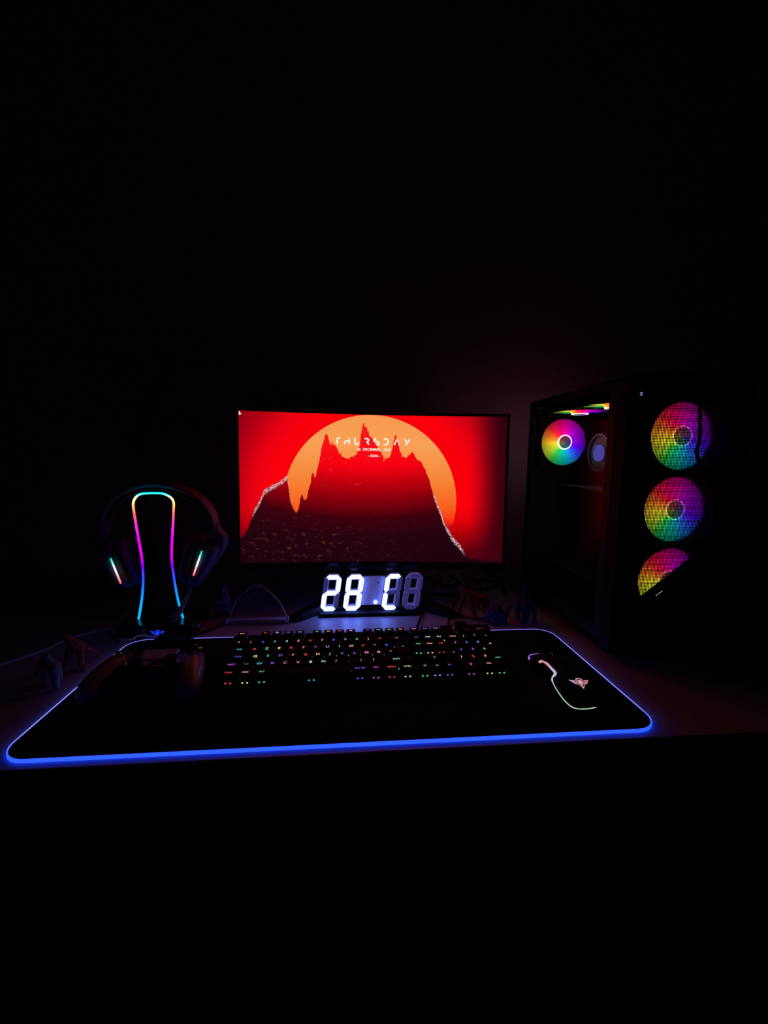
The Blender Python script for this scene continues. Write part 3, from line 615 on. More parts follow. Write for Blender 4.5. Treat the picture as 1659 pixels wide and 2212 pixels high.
# text conversion in one pass
tobs = []
for body, size, fn, mat, parent, name, local, sx in TXT:
    cu = bpy.data.curves.new('t', 'FONT'); cu.body = body; cu.size = size; cu.align_x = 'CENTER'; cu.resolution_u = 2; cu.offset = size*0.018
    to = bpy.data.objects.new('t', cu); COL.objects.link(to); tobs.append(to)
dg = bpy.context.evaluated_depsgraph_get(); dg.update()
for to, (body, size, fn, mat, parent, name, local, sx) in zip(tobs, TXT):
    me = bpy.data.meshes.new_from_object(to.evaluated_get(dg)); b = MB()
    b.add([fn(v.co.x*sx, v.co.y) for v in me.vertices], [tuple(p.vertices) for p in me.polygons])
    obj(name, b, mat, parent, local=local); bpy.data.meshes.remove(me)
for to in tobs:
    cu = to.data; bpy.data.objects.remove(to); bpy.data.curves.remove(cu)

# ------------------------------------------------------------------ mouse
PT = 0.0042
mouse = thing('computer_mouse', 'black gaming mouse with glowing side line and winged shield', 'mouse', (0.318, 0.10, PT))
sec = [  # y, left x, right x, height, belly
    (0.0325, 0.304, 0.333, 0.016), (0.036, 0.298, 0.341, 0.024), (0.045, 0.2945, 0.347, 0.033), (0.06, 0.2925, 0.350, 0.0385), (0.08, 0.2935, 0.351, 0.040),
    (0.094, 0.3005, 0.350, 0.0392), (0.10, 0.3055, 0.350, 0.0385), (0.125, 0.3068, 0.349, 0.034), (0.145, 0.3055, 0.348, 0.028), (0.158, 0.300, 0.347, 0.0245), (0.17, 0.2965, 0.346, 0.021), (0.179, 0.299, 0.342, 0.017), (0.183, 0.306, 0.335, 0.012)]
rings = []
for y, xl, xr, h in sec:
    cx, hw = (xl+xr)/2, (xr-xl)/2; rg = []
    for j in range(20):
        t = 2*PI*j/20; cs, sn = math.cos(t), math.sin(t)
        X = cx + hw*math.copysign(abs(cs)**0.55, cs)*(1.0 if sn < 0.3 else 1.0-0.22*(sn-0.3))
        Zz = PT+0.0006 + (h*0.42 if sn < 0 else h*0.42)*(1+ (math.copysign(abs(sn)**0.8, sn) if sn < 0 else 0)) if sn < 0 else PT+0.0006 + h*0.42 + h*0.58*abs(sn)**0.75
        rg.append(Vector((X, y, Zz)))
    rings.append(rg)
obj('shell', MB().loft(rings), M['blackm'], mouse, smooth=True)
for s in (-1, 1):
    rg = []
    for y, h, xw in ((0.118, 0.0362, 0.017), (0.145, 0.0292, 0.0185), (0.168, 0.0228, 0.018), (0.178, 0.0188, 0.015)):
        c0 = 0.3235+s*0.0022; rg.append([Vector((c0, y, PT+h-0.003)), Vector((c0, y, PT+h+0.0012)), Vector((c0+s*xw, y, PT+h-0.0025)), Vector((c0+s*xw, y, PT+h-0.006))])
    obj('button', MB().loft(rg), M['blackp'], mouse, bevel=0.0008)
Ry90 = Matrix.Rotation(PI/2, 3, 'Y')
obj('scroll_wheel', MB().lathe([(0.008, -0.0032), (0.0092, -0.002), (0.0092, 0.002), (0.008, 0.0032)], (0.3235, 0.155, 0.0255), Ry90, 24), M['rubber'], mouse)
obj('wheel_light', MB().lathe([(0.0093, -0.0006), (0.0096, 0), (0.0093, 0.0006)], (0.3235, 0.155, 0.0255), Ry90, 24), em('wheel_glow', (0.35, 0.25, 0.4), 0.08), mouse)
lm = em_ramp('mouse_light_line', 1, -0.075, 0.06, [(0.0, (0.42, 0.62, 0.30)), (0.12, (0.45, 0.72, 0.42)), (0.35, (0.40, 0.62, 0.60)), (0.55, (0.5, 0.5, 0.75)), (0.72, (0.62, 0.3, 0.5)), (0.9, (0.68, 0.28, 0.25)), (1.0, (0.7, 0.32, 0.24))], 1.0)
ML = [(0.2975, 0.1405, 0.0268), (0.3035, 0.1415, 0.0275), (0.3055, 0.1318, 0.0282), (0.3045, 0.1150, 0.0292), (0.3032, 0.0998, 0.0299), (0.2990, 0.0950, 0.0290), (0.2955, 0.0930, 0.0270), (0.2920, 0.0860, 0.0252), (0.2905, 0.0735, 0.0225), (0.2912, 0.0575, 0.0182), (0.2935, 0.0450, 0.0155), (0.2975, 0.0362, 0.0145), (0.3060, 0.0325, 0.0148), (0.3200, 0.0318, 0.0155), (0.3340, 0.0350, 0.0165)]
mlp = smooth_path(ML, 5); nn = len(mlp)
obj('light_line', MB().tube(mlp, [0.0019 if i < nn*0.36 else (0.0012 if i < nn*0.5 else 0.0007) for i in range(nn)], 8), lm, mouse, smooth=True)
obj('nose_light', MB().tube(smooth_path([(0.2945, 0.1712, 0.0165), (0.2968, 0.1765, 0.0175), (0.3005, 0.1825, 0.0175), (0.308, 0.186, 0.0175), (0.319, 0.1868, 0.0175)], 4), [0.0016 if i < 5 else 0.0008 for i in range(17)], 8), em('mouse_nose_purple', (0.36, 0.12, 0.75), 0.9), mouse, smooth=True)
M['emb_pink'] = em_ramp('emblem_pink_light', 0, -0.017, 0.009, [(0.0, (0.42, 0.42, 0.62)), (0.4, (0.75, 0.36, 0.45)), (1.0, (0.68, 0.2, 0.28))], 0.95)
def mouse_top(y):
    for q, w_ in zip(sec, sec[1:]):
        if q[0] <= y <= w_[0]: return PT+0.0006 + q[3] + (w_[3]-q[3])*(y-q[0])/(w_[0]-q[0])
    return PT+0.04
def on_shell(x, y):
    Y_ = 0.0515+1.15*y-0.17*x; return Vector((0.3145+x, Y_, mouse_top(Y_) + 0.0009 - 9.0*(x-0.006)**2))
obj('emblem', emblem(on_shell, 0.0138), M['emb_pink'], mouse)
obj('cable', MB().tube(smooth_path([(0.321, 0.1835, 0.0105), (0.32, 0.20, 0.008), (0.312, 0.235, 0.0066), (0.285, 0.262, 0.0066), (0.262, 0.285, 0.0066), (0.225, 0.305, 0.0072), (0.208, 0.325, 0.0072), (0.205, 0.36, 0.003), (0.245, 0.47, 0.003), (0.275, 0.525, 0.003), (0.29, 0.545, 0.0098), (0.30, 0.57, 0.003), (0.305, 0.61, 0.003), (0.31, 0.64, 0.0115), (0.305, 0.67, 0.003), (0.30, 0.732, 0.003)]), 0.0019, 8), M['rubber'], mouse, smooth=True)

# ------------------------------------------------------------------ game controller
gc = thing('game_controller', 'white and black game controller lying on the pad', 'controller', (-0.286, 0.13, PT))
CX, CZ = -0.2855, PT
def shell_path(s):
    s = s if s > 0 else s*1.12
    return [(Vector((CX+s*0.043, 0.176, CZ+0.028)), 0.012), (Vector((CX+s*0.045, 0.171, CZ+0.028)), 0.0185), (Vector((CX+s*0.050, 0.155, CZ+0.027)), 0.0200), (Vector((CX+s*0.056, 0.130, CZ+0.0240)), 0.0195), (Vector((CX+s*0.0605, 0.110, CZ+0.020)), 0.0170), (Vector((CX+s*0.062, 0.099, CZ+0.0165)), 0.0135), (Vector((CX+s*0.0625, 0.094, CZ+0.015)), 0.008)]
bd = MB()
bd.rbox((CX, 0.152, CZ+0.0245), (0.102, 0.052, 0.030), 0.010, 3)
for s in (-1, 1):
    bd.tube(smooth_path([(CX+s*0.022, 0.165, CZ+0.024), (CX+s*0.034, 0.140, CZ+0.023), (CX+s*0.050, 0.112, CZ+0.018)], 3), 0.0155, 14)
obj('body', bd, M['gloss'], gc, remesh=0.0022, soft=6)
for s in (-1, 1):
    pp = shell_path(s); cs = smooth_path([p for p, _ in pp], 4); rr = []
    for i in range(len(cs)):
        k = i/4; a = int(min(k, len(pp)-2)); t = k-a; rr.append(pp[a][1]*(1-t)+pp[min(a+1, len(pp)-1)][1]*t)
    gs = obj('grip_shell', MB().tube(cs, rr, 20), M['white'], gc, smooth=True)
    st = obj('thumbstick', MB().lathe([(0.0075, 0), (0.0065, 0.006), (0.0095, 0.0085), (0.0100, 0.011), (0.0090, 0.0125), (0.0045, 0.0118)], (CX+s*0.026, 0.145, CZ+0.036), Matrix.Rotation(-0.05, 3, 'X'), 24), M['rubber'], gc, smooth=False)
    obj('stick_ring', MB().lathe([(0.0118, 0), (0.0130, 0.0015), (0.0135, 0.0)], (CX+s*0.026, 0.145, CZ+0.0375), None, 24), M['gloss'], st)
    obj('trigger', MB().rbox((CX+s*0.047, 0.190, CZ+0.022), (0.030, 0.018, 0.020), 0.006), M['blackp'], gc)
obj('touchpad', MB().rbox((CX, 0.166, CZ+0.0405), (0.052, 0.028, 0.005), 0.002, rot=Matrix.Rotation(0.14, 3, 'X')), M['white'], gc)
for dx, dy in ((0, 0.0095), (0, -0.0095), (-0.0095, 0), (0.0095, 0)):
    obj('button', MB().lathe([(0.0045, 0), (0.0045, 0.004), (0.0035, 0.005)], (CX+0.0505+dx, 0.1665+dy, CZ+0.0455), None, 16), M['gloss'], gc)
    obj('directional_key', MB().rbox((CX-0.0505+dx*0.8, 0.1665+dy*0.8, CZ+0.0465), (0.0065, 0.0065, 0.005), 0.0015), M['gloss'], gc)
obj('home_button', MB().rbox((CX, 0.142, CZ+0.0405), (0.012, 0.005, 0.003), 0.001), M['blackp'], gc)

# ------------------------------------------------------------------ clear acrylic holder
ac = thing('acrylic_holder', 'clear acrylic holder with an arched back plate beside the clock', 'holder', (-0.185, 0.395, 0))
AO = smooth_path([Vector(p) for p in ((-0.246, 0.402, 0.006), (-0.2344, 0.404, 0.0406), (-0.2247, 0.406, 0.0532), (-0.201, 0.41, 0.0724), (-0.1897, 0.411, 0.0755), (-0.1777, 0.41, 0.0733), (-0.1548, 0.406, 0.0528), (-0.1411, 0.404, 0.0356), (-0.1275, 0.402, 0.006))], 5)
obj('back_plate', MB().prism([(p.x, p.z) for p in AO], 0, 0.003, lambda x, z, d: Vector((x, 0.4015+z*0.13+d, z))), M['acrylic'], ac)
obj('plate_edge', MB().tube([Vector((p.x, 0.403+p.z*0.13, p.z)) for p in AO], 0.0014, 8), M['acrylic_edge'], ac, smooth=True)
obj('front_lip', MB().tube([(-0.2455, 0.391, 0.0115), (-0.129, 0.389, 0.0115)], 0.0022, 8), M['acrylic_edge'], ac, smooth=True)
obj('shelf', MB().rbox((-0.187, 0.3965, 0.004), (0.118, 0.016, 0.003), 0.001), M['acrylic'], ac)
obj('front_panel', MB().rbox((-0.187, 0.390, 0.0062), (0.117, 0.002, 0.0115), 0.0006), M['acrylic'], ac)
for x in (-0.246, -0.1275):
    obj('side_tube', MB().lathe([(0.0068, -0.004), (0.0068, 0.004), (0.0045, 0.0045)], (x, 0.3955, 0.0070), Ry90, 20), M['acrylic_edge'], ac)

# ------------------------------------------------------------------ toy dinosaurs
def limb(b, pts, seg=10):
    ps = smooth_path([p[:3] for p in pts], 3); rr = []
    for i in range(len(ps)):
        k = i/3; a = int(min(k, len(pts)-2)); t = k-a; rr.append(pts[a][3]*(1-t)+pts[min(a+1, len(pts)-1)][3]*t)
    b.tube(ps, rr, seg); b.ball(ps[0], rr[0], 10); b.ball(ps[-1], rr[-1], 10); return b
def toy(name, label, loc, mat, limbs, parts=(), vox=0.0011):
    t = thing(name, label, 'toy', loc, 'toy dinosaurs around the desk'); L_ = Vector(loc); b = MB()
    for l in limbs: limb(b, [(L_.x+p[0], L_.y+p[1], L_.z+p[2], p[3]) for p in l])
    obj('body', b, mat, t, remesh=vox, soft=3)
    for nm, mt, ls in parts:
        b = MB()
        for l in ls: limb(b, [(L_.x+p[0], L_.y+p[1], L_.z+p[2], p[3]) for p in l])
        obj(nm, b, mt, t, remesh=vox, soft=2)
    return t
toy('toy_dinosaur', 'red toy dinosaur with an upraised olive tail beside the monitor foot', (0.262, 0.400, 0), M['toyred'],
    [[(-0.014, 0.012, 0.060, 0.009), (0.002, 0.004, 0.047, 0.012), (0.018, -0.002, 0.043, 0.010), (0.026, -0.004, 0.040, 0.008)],      # trunk
     [(0.020, -0.004, 0.044, 0.008), (0.028, -0.006, 0.046, 0.008), (0.034, -0.008, 0.038, 0.0055)],                                   # head
     [(0.032, -0.008, 0.034, 0.004), (0.036, -0.009, 0.027, 0.003)],
     [(-0.010, 0.010, 0.050, 0.008), (-0.018, 0.006, 0.030, 0.0055), (-0.022, 0.004, 0.014, 0.004), (-0.021, 0.002, 0.004, 0.004), (-0.012, -0.003, 0.003, 0.003)],
     [(0.000, 0.000, 0.046, 0.008), (0.002, -0.006, 0.026, 0.005), (0.008, -0.010, 0.012, 0.004), (0.006, -0.012, 0.004, 0.004), (0.016, -0.017, 0.003, 0.003)],
     [(0.014, -0.006, 0.038, 0.004), (0.014, -0.011, 0.026, 0.003), (0.021, -0.013, 0.021, 0.0025)],
     [(0.026, -0.006, 0.036, 0.004), (0.029, -0.011, 0.022, 0.003), (0.026, -0.013, 0.013, 0.002)]],
    [('tail', M['toyolive'], [[(0.008, 0.010, 0.050, 0.010), (-0.006, 0.013, 0.070, 0.0085), (-0.018, 0.016, 0.088, 0.0055), (-0.026, 0.016, 0.102, 0.002)]])])
toy('toy_dinosaur', 'small round blue toy dinosaur with a thin curved neck', (0.312, 0.366, 0), M['toyblue'],
    [[(-0.013, 0.002, 0.016, 0.012), (-0.003, 0.0, 0.021, 0.0175), (0.007, -0.002, 0.016, 0.012)],
     [(0.010, -0.002, 0.013, 0.006), (0.018, -0.003, 0.017, 0.0038), (0.0195, -0.003, 0.028, 0.003), (0.022, -0.003, 0.035, 0.0032), (0.029, -0.004, 0.035, 0.0026)],
     [(-0.014, -0.010, 0.012, 0.005), (-0.015, -0.013, 0.004, 0.004)], [(0.008, -0.010, 0.012, 0.005), (0.010, -0.014, 0.004, 0.004)],
     [(-0.012, 0.010, 0.012, 0.005), (-0.013, 0.013, 0.004, 0.004)], [(0.012, 0.006, 0.012, 0.005), (0.018, 0.006, 0.004, 0.004)],
     [(-0.020, 0.004, 0.013, 0.006), (-0.028, 0.010, 0.007, 0.003), (-0.032, 0.018, 0.003, 0.0015)]])
toy('toy_dinosaur', 'tall dark navy toy dinosaur standing next to the tower', (0.371, 0.357, 0), M['toynavy'],
    [[(-0.002, -0.008, 0.040, 0.0135), (0.001, 0.006, 0.041, 0.016), (0.002, 0.022, 0.038, 0.013)],
     [(-0.003, 0.002, 0.050, 0.009), (-0.005, 0.004, 0.066, 0.0055), (-0.009, 0.004, 0.084, 0.004), (-0.0095, -0.002, 0.0885, 0.004)],
     [(-0.009, -0.008, 0.036, 0.007), (-0.010, -0.010, 0.016, 0.005), (-0.011, -0.011, 0.005, 0.005)],
     [(0.010, -0.008, 0.036, 0.006), (0.011, -0.010, 0.016, 0.0045), (0.012, -0.012, 0.0045, 0.0045)],
     [(-0.008, 0.022, 0.034, 0.007), (-0.009, 0.024, 0.016, 0.005), (-0.009, 0.024, 0.005, 0.005)],
     [(0.010, 0.022, 0.034, 0.007), (0.011, 0.024, 0.016, 0.005), (0.011, 0.024, 0.005, 0.005)],
     [(-0.006, -0.014, 0.032, 0.006), (-0.012, -0.022, 0.014, 0.004), (-0.015, -0.026, 0.005, 0.0025)]])
toy('toy_dinosaur', 'little purple upright toy dinosaur behind the acrylic holder', (-0.264, 0.446, 0), M['toypurple'],
    [[(0.0, 0.0, 0.020, 0.011), (0.001, 0.0, 0.031, 0.0125), (0.001, 0.0, 0.043, 0.007)],
     [(0.001, 0.0, 0.045, 0.006), (0.001, -0.002, 0.055, 0.0062), (0.002, -0.004, 0.064, 0.0058)],
     [(0.0, -0.004, 0.058, 0.004), (-0.002, -0.013, 0.056, 0.0028)],
     [(-0.009, -0.003, 0.034, 0.0045), (-0.017, -0.008, 0.0295, 0.003)],
     [(0.010, -0.003, 0.034, 0.0045), (0.019, -0.006, 0.0355, 0.003)],
     [(-0.006, 0.0, 0.016, 0.006), (-0.008, -0.002, 0.0045, 0.0042)], [(0.006, 0.0, 0.016, 0.006), (0.008, -0.002, 0.0045, 0.0042)],
     [(0.0, 0.008, 0.018, 0.007), (0.004, 0.022, 0.009, 0.004), (0.008, 0.034, 0.004, 0.0015)]])
toy('toy_dinosaur', 'dark red toy dinosaur on two spread legs left of the pad', (-0.440, 0.222, 0), M['toyred'],
    [[(0.004, 0.010, 0.032, 0.009), (0.000, 0.0, 0.042, 0.0095), (-0.003, -0.006, 0.052, 0.006)],
     [(-0.003, -0.006, 0.053, 0.0058), (-0.004, -0.010, 0.059, 0.0045), (-0.004, -0.012, 0.064, 0.0015)],
     [(0.005, 0.004, 0.034, 0.008), (0.010, 0.0, 0.020, 0.005), (0.011, -0.002, 0.006, 0.0045), (0.020, -0.010, 0.0035, 0.003)],
     [(-0.005, 0.004, 0.034, 0.008), (-0.012, 0.002, 0.020, 0.005), (-0.014, 0.0, 0.006, 0.0045), (-0.017, -0.010, 0.0035, 0.003)],
     [(0.005, 0.014, 0.030, 0.007), (0.008, 0.030, 0.018, 0.004), (0.012, 0.046, 0.005, 0.002)]])
toy('toy_dinosaur', 'charcoal grey toy dinosaur standing at the far left of the desk', (-0.442, 0.168, 0), M['toygrey'],
    [[(-0.012, 0.008, 0.036, 0.008), (0.0, 0.0, 0.036, 0.010), (0.008, -0.006, 0.032, 0.008)],
     [(0.006, -0.006, 0.036, 0.006), (0.004, -0.008, 0.050, 0.0045), (0.006, -0.014, 0.054, 0.0042)],
     [(-0.008, 0.004, 0.030, 0.006), (-0.010, 0.002, 0.0045, 0.0042)], [(0.010, -0.006, 0.028, 0.006), (0.014, -0.010, 0.0045, 0.0042)],
     [(0.004, 0.008, 0.030, 0.006), (0.006, 0.010, 0.0045, 0.0042)], [(-0.012, 0.012, 0.030, 0.006), (-0.016, 0.014, 0.0045, 0.0042)],
     [(-0.014, 0.010, 0.034, 0.006), (-0.028, 0.016, 0.020, 0.0035), (-0.036, 0.020, 0.010, 0.0015)]])

# ------------------------------------------------------------------ loose cables
def cable(label, pts, rad, mat, group='loose cables'):
    b = MB().tube(smooth_path(pts), rad, 8); o = obj('cable', b, mat, smooth=True); return tag(o, label, 'cable', group)
cable('pale grey cable curving along the left side of the desk', [(-0.786, -0.004, -0.06), (-0.785, 0.0, -0.004), (-0.772, 0.005, 0.0036), (-0.70, 0.06, 0.0032), (-0.62, 0.17, 0.0032), (-0.555, 0.25, 0.0032), (-0.529, 0.292, 0.0032), (-0.515, 0.339, 0.0032), (-0.45, 0.392, 0.0032), (-0.40, 0.437, 0.0032), (-0.32, 0.465, 0.0032), (-0.284, 0.485, 0.0032), (-0.235, 0.56, 0.0032), (-0.235, 0.66, 0.0032), (-0.235, 0.732, 0.0036), (-0.235, 0.7425, -0.006), (-0.235, 0.744, -0.06)], 0.003, M['greycable'])
cable('thick black cable looping behind the red toy dinosaur', [(0.15, 0.746, -0.06), (0.15, 0.744, -0.008), (0.155, 0.732, 0.005), (0.18, 0.70, 0.0045), (0.2257, 0.686, 0.0045), (0.2434, 0.670, 0.0045), (0.2513, 0.627, 0.0045), (0.2741, 0.612, 0.0045), (0.3154, 0.642, 0.0045), (0.3579, 0.655, 0.0055), (0.3879, 0.632, 0.012), (0.402, 0.60, 0.0135), (0.405, 0.57, 0.0055), (0.395, 0.545, 0.0045)], 0.0042, M['rubber'])
cable('long black cable running flat from the clock towards the tower', [(0.13, 0.545, 0.004), (0.1949, 0.548, 0.004), (0.239, 0.540, 0.004), (0.2882, 0.548, 0.004), (0.3446, 0.575, 0.004), (0.398, 0.615, 0.004), (0.425, 0.68, 0.004), (0.43, 0.731, 0.005), (0.43, 0.7435, -0.008), (0.43, 0.745, -0.06)], 0.0037, M['rubber'])
cable('short thin black cable bent over the two thicker ones', [(0.33, 0.744, -0.06), (0.33, 0.742, -0.006), (0.332, 0.732, 0.0034), (0.34, 0.70, 0.003), (0.3487, 0.665, 0.0125), (0.351, 0.640, 0.0135), (0.3475, 0.605, 0.0105), (0.345, 0.58, 0.0125), (0.336, 0.545, 0.004), (0.325, 0.51, 0.0028)], 0.0026, M['rubber'])

# ------------------------------------------------------------------ tower
X0, X1, Y0c, Y1c, ZB, ZT = 0.445, 0.655, 0.187, 0.566, 0.014, 0.477
pc = thing('computer_tower', 'black computer tower with glass side and rainbow lit fans', 'computer', ((X0+X1)/2, (Y0c+Y1c)/2, 0))
obj('bottom_panel', MB().box(((X0+X1)/2, (Y0c+Y1c)/2, ZB+0.004), (X1-X0, Y1c-Y0c, 0.008)), M['steel'], pc)
obj('right_panel', MB().box((X1-0.0015, (Y0c+Y1c)/2, (ZB+ZT)/2), (0.003, Y1c-Y0c, ZT-ZB)), M['steel'], pc)
for x in (X0+0.025, X1-0.025):
    for y in (Y0c+0.04, Y1c-0.04):
        obj('case_foot', MB().lathe([(0.012, 0.0003), (0.014, ZB+0.001)], (x, y, 0), None, 20), M['rubber'], pc)
# top: frame with fan openings covered by a dust net of bars
tp = MB()
tp.box(((X0+X1)/2, Y0c+0.04, ZT-0.003), (X1-X0, 0.08, 0.006)); tp.box(((X0+X1)/2, Y1c-0.02, ZT-0.003), (X1-X0, 0.04, 0.006))
tp.box((X0+0.0085, (Y0c+Y1c)/2, ZT-0.003), (0.017, Y1c-Y0c-0.12, 0.006)); tp.box((X1-0.035, (Y0c+Y1c)/2+0.02, ZT-0.003), (0.07, Y1c-Y0c-0.12, 0.006))
obj('top_panel', tp, M['steel'], pc)
tn = MB()
for i in range(36): tn.box((X0+0.08, Y0c+0.083+i*0.0072, ZT-0.001), (0.13, 0.0045, 0.001))
for i in range(14): tn.box((X0+0.02+i*0.0095, (Y0c+Y1c)/2+0.02, ZT-0.002), (0.005, 0.262, 0.001))
o = obj('top_net', tn, M['steel'], pc); o['kind'] = 'stuff'
# left side: black frame around the glass
GY0, GY1, GZ0, GZ1 = 0.243, 0.545, 0.045, 0.462
fp = MB()
fp.box((X0+0.003, (Y0c+GY0)/2+0.003, (ZB+ZT)/2), (0.006, GY0-Y0c-0.006, ZT-ZB))
fp.box((X0+0.003, (GY1+Y1c)/2, (ZB+ZT)/2), (0.006, Y1c-GY1, ZT-ZB))
fp.box((X0+0.003, (GY0+GY1)/2, (ZB+GZ0)/2), (0.006, GY1-GY0, GZ0-ZB)); fp.box((X0+0.003, (GY0+GY1)/2, (ZT+GZ1)/2), (0.006, GY1-GY0, ZT-GZ1))
obj('side_frame', fp, M['steel'], pc)
obj('side_glass', MB().box((X0+0.002, (GY0+GY1)/2, (GZ0+GZ1)/2), (0.003, GY1-GY0+0.012, GZ1-GZ0+0.012)), M['glass'], pc)
M['trimline'] = pm('front_frame_plastic', (0.012, 0.011, 0.012), 0.6, spec=0.06)
obj('front_frame_side', MB().box((X0-0.001, 0.203, (ZB+ZT)/2), (0.005, 0.031, ZT-ZB)), M['trimline'], pc, bevel=0.001)
for i in range(26):
    z = 0.43 - i*0.0105
    if i % 9 == 8: continue
    obj('vent_slot', MB().box((X0-0.0037, 0.2135, z), (0.001, 0.007, 0.0062)), M['blackm'], pc)
# rear panel with the exhaust fan opening left clear
RF = Vector((0.521, 0.552, 0.382)); FR = 0.0555
def holed(x0, x1, z0, z1, holes, yy, th, n=40):
    """flat panel between x0..x1, z0..z1 with round holes stacked in z"""
    b = MB(); zs = [z0]
    for c in holes[:-1]: zs.append((c[1] + holes[holes.index(c)+1][1])/2)
    zs.append(z1)
    for k, (cx, cz) in enumerate(holes):
        lo, hi = zs[k], zs[k+1]; inner, outer = [], []
        for j in range(n):
            a = 2*PI*j/n; ca, sa = math.cos(a), math.sin(a)
            inner.append((cx+FR*ca, cz+FR*sa))
            t = min(((x1-cx)/ca if ca > 1e-9 else (x0-cx)/ca if ca < -1e-9 else 1e9), ((hi-cz)/sa if sa > 1e-9 else (lo-cz)/sa if sa < -1e-9 else 1e9))
            outer.append((cx+t*ca, cz+t*sa))
        vs = [Vector((x, yy, z)) for x, z in inner+outer] + [Vector((x, yy+th, z)) for x, z in inner+outer]
        fs = []
        for j in range(n):
            q = (j+1) % n
            fs += [(j, q, n+q, n+j), (2*n+j, 3*n+j, 3*n+q, 2*n+q), (j, 2*n+j, 2*n+q, q), (n+j, n+q, 3*n+q, 3*n+j)]
        b.add(vs, fs)
        for cxn, czn in ((x0, lo), (x1, lo), (x0, hi), (x1, hi)): pass
    return b
rp = holed(X0+0.006, X1-0.003, 0.30, 0.462, [(RF.x, RF.z)], Y1c-0.004, 0.003)
rp.box(((X0+X1)/2, Y1c-0.0025, 0.157), (X1-X0-0.009, 0.003, 0.286))
obj('rear_panel', rp, M['steel'], pc)
# front: inner plate that carries three fans, outer mesh
FC = [(0.5505, 0.1375), (0.5505, 0.2600), (0.5505, 0.3825)]
obj('fan_plate', holed(X0+0.006, X1-0.003, ZB+0.008, ZT-0.006, FC, 0.2015, 0.003), M['blackm'], pc)
FY = 0.1875
mx0, mx1, mz0, mz1 = X0+0.012, X1-0.012, 0.04, 0.465
fm = MB(); PIT = 0.00252; n1 = int((mx1-mx0)/PIT); n2 = int((mz1-mz0)/PIT)
for i in range(n1+1): fm.box((mx0+i*PIT, FY+0.0005, (mz0+mz1)/2), (0.00095, 0.0006, mz1-mz0))
for i in range(n2+1): fm.box(((mx0+mx1)/2, FY+0.0005, mz0+i*PIT), (mx1-mx0, 0.0006, 0.00105))
o = obj('front_mesh', fm, M['steel'], pc); o['kind'] = 'stuff'
ff = MB()
for (xa, xb, za, zb) in ((X0, mx0, ZB, ZT), (mx1, X1, ZB, ZT), (mx0, mx1, ZB, mz0), (mx0, mx1, mz1, ZT)):
    ff.box(((xa+xb)/2, FY, (za+zb)/2), (xb-xa, 0.006, zb-za))
obj('front_frame', ff, M['steel'], pc)
# solid corner of the front that cuts the lowest fan diagonally
obj('front_corner_plate', MB().prism([(0.470, 0.094), (mx1, 0.2335), (mx1, 0.040), (0.470, 0.040)], FY+0.0014, FY+0.0030, lambda x, z, d: Vector((x, d, z))), M['blackm'], pc)
for i in range(4):
    obj('hole_glow', MB().box((0.5196+i*0.0030, FY-0.0005, 0.1155+i*0.0021), (0.0011, 0.0008, 0.0011)), KM['white'], pc)  # glowing specks stand in for fan light through four holes
for i in range(2):
    for j in range(2):
        obj('power_light', MB().box((0.4586+i*0.0022, FY-0.0036, 0.4450+j*0.0032), (0.0013, 0.0008, 0.0017)), em('power_violet', (0.5, 0.32, 1.0), 0.8) if (i+j) == 0 else bpy.data.materials['power_violet'], pc)
obj('power_button', MB().lathe([(0.006, 0), (0.006, 0.002), (0.005, 0.003)], (0.486, FY-0.003, 0.4475), Rx90, 20), M['gloss'], pc)
obj('bottom_strip', MB().box((0.53, FY-0.003, 0.0155), (0.06, 0.002, 0.002)), M['alu'], pc)
# inside
obj('inner_tray', MB().box((X1-0.022, 0.395, 0.265), (0.002, 0.33, 0.39)), M['pcb'], pc)
obj('power_supply_shroud', MB().box(((X0+X1)/2+0.004, 0.395, 0.066), (X1-X0-0.03, 0.33, 0.088)), M['steel'], pc)
gpu = obj('graphics_card', MB().rbox((0.575, 0.43, 0.262), (0.11, 0.24, 0.030), 0.003), M['gloss'], pc)
obj('card_backplate', MB().box((0.575, 0.43, 0.2782), (0.104, 0.234, 0.002)), M['alu'], gpu)
for i in range(4): obj('memory_stick', MB().box((0.604, 0.375-i*0.009, 0.36), (0.04, 0.004, 0.12)), M['alu'], pc)
cc = Vector((0.560, 0.4545, 0.356)); RyL = Matrix.Rotation(-PI/2, 3, 'Y')
M['coolb'] = pm('cooler_dark_shell', (0.06, 0.055, 0.08), 0.35)
clr = obj('processor_cooler', MB().lathe([(0.044, -0.065), (0.044, -0.002), (0.0435, 0.0), (0.040, 0.0), (0.039, -0.004), (0.021, -0.004)], cc, RyL, 40), M['coolb'], pc, smooth=False)
M['coolhub'] = em('cooler_hub_glow', (0.11, 0.11, 0.58), 1.0)
obj('hub_light', MB().lathe([(0.0185, -0.003), (0.0185, 0.001), (0.017, 0.0018)], cc, RyL, 28), M['coolhub'], clr)
b = MB()
for i in range(11):
    a = math.radians(60+14*i); b.box(cc+Vector((-0.0012, 0.0415*math.cos(a)*1.0, 0.0415*math.sin(a))), (0.001, 0.0022, 0.0022))
obj('rim_marks', b, em('cooler_marks', (0.6, 0.55, 0.9), 0.45), clr)
for sx, sz in ((-1, -1), (1, 1)): obj('mount_screw', MB().lathe([(0.004, 0), (0.004, 0.004)], cc+Vector((0.06, sx*0.05, sz*0.05)), RyL, 12), M['alu'], clr)
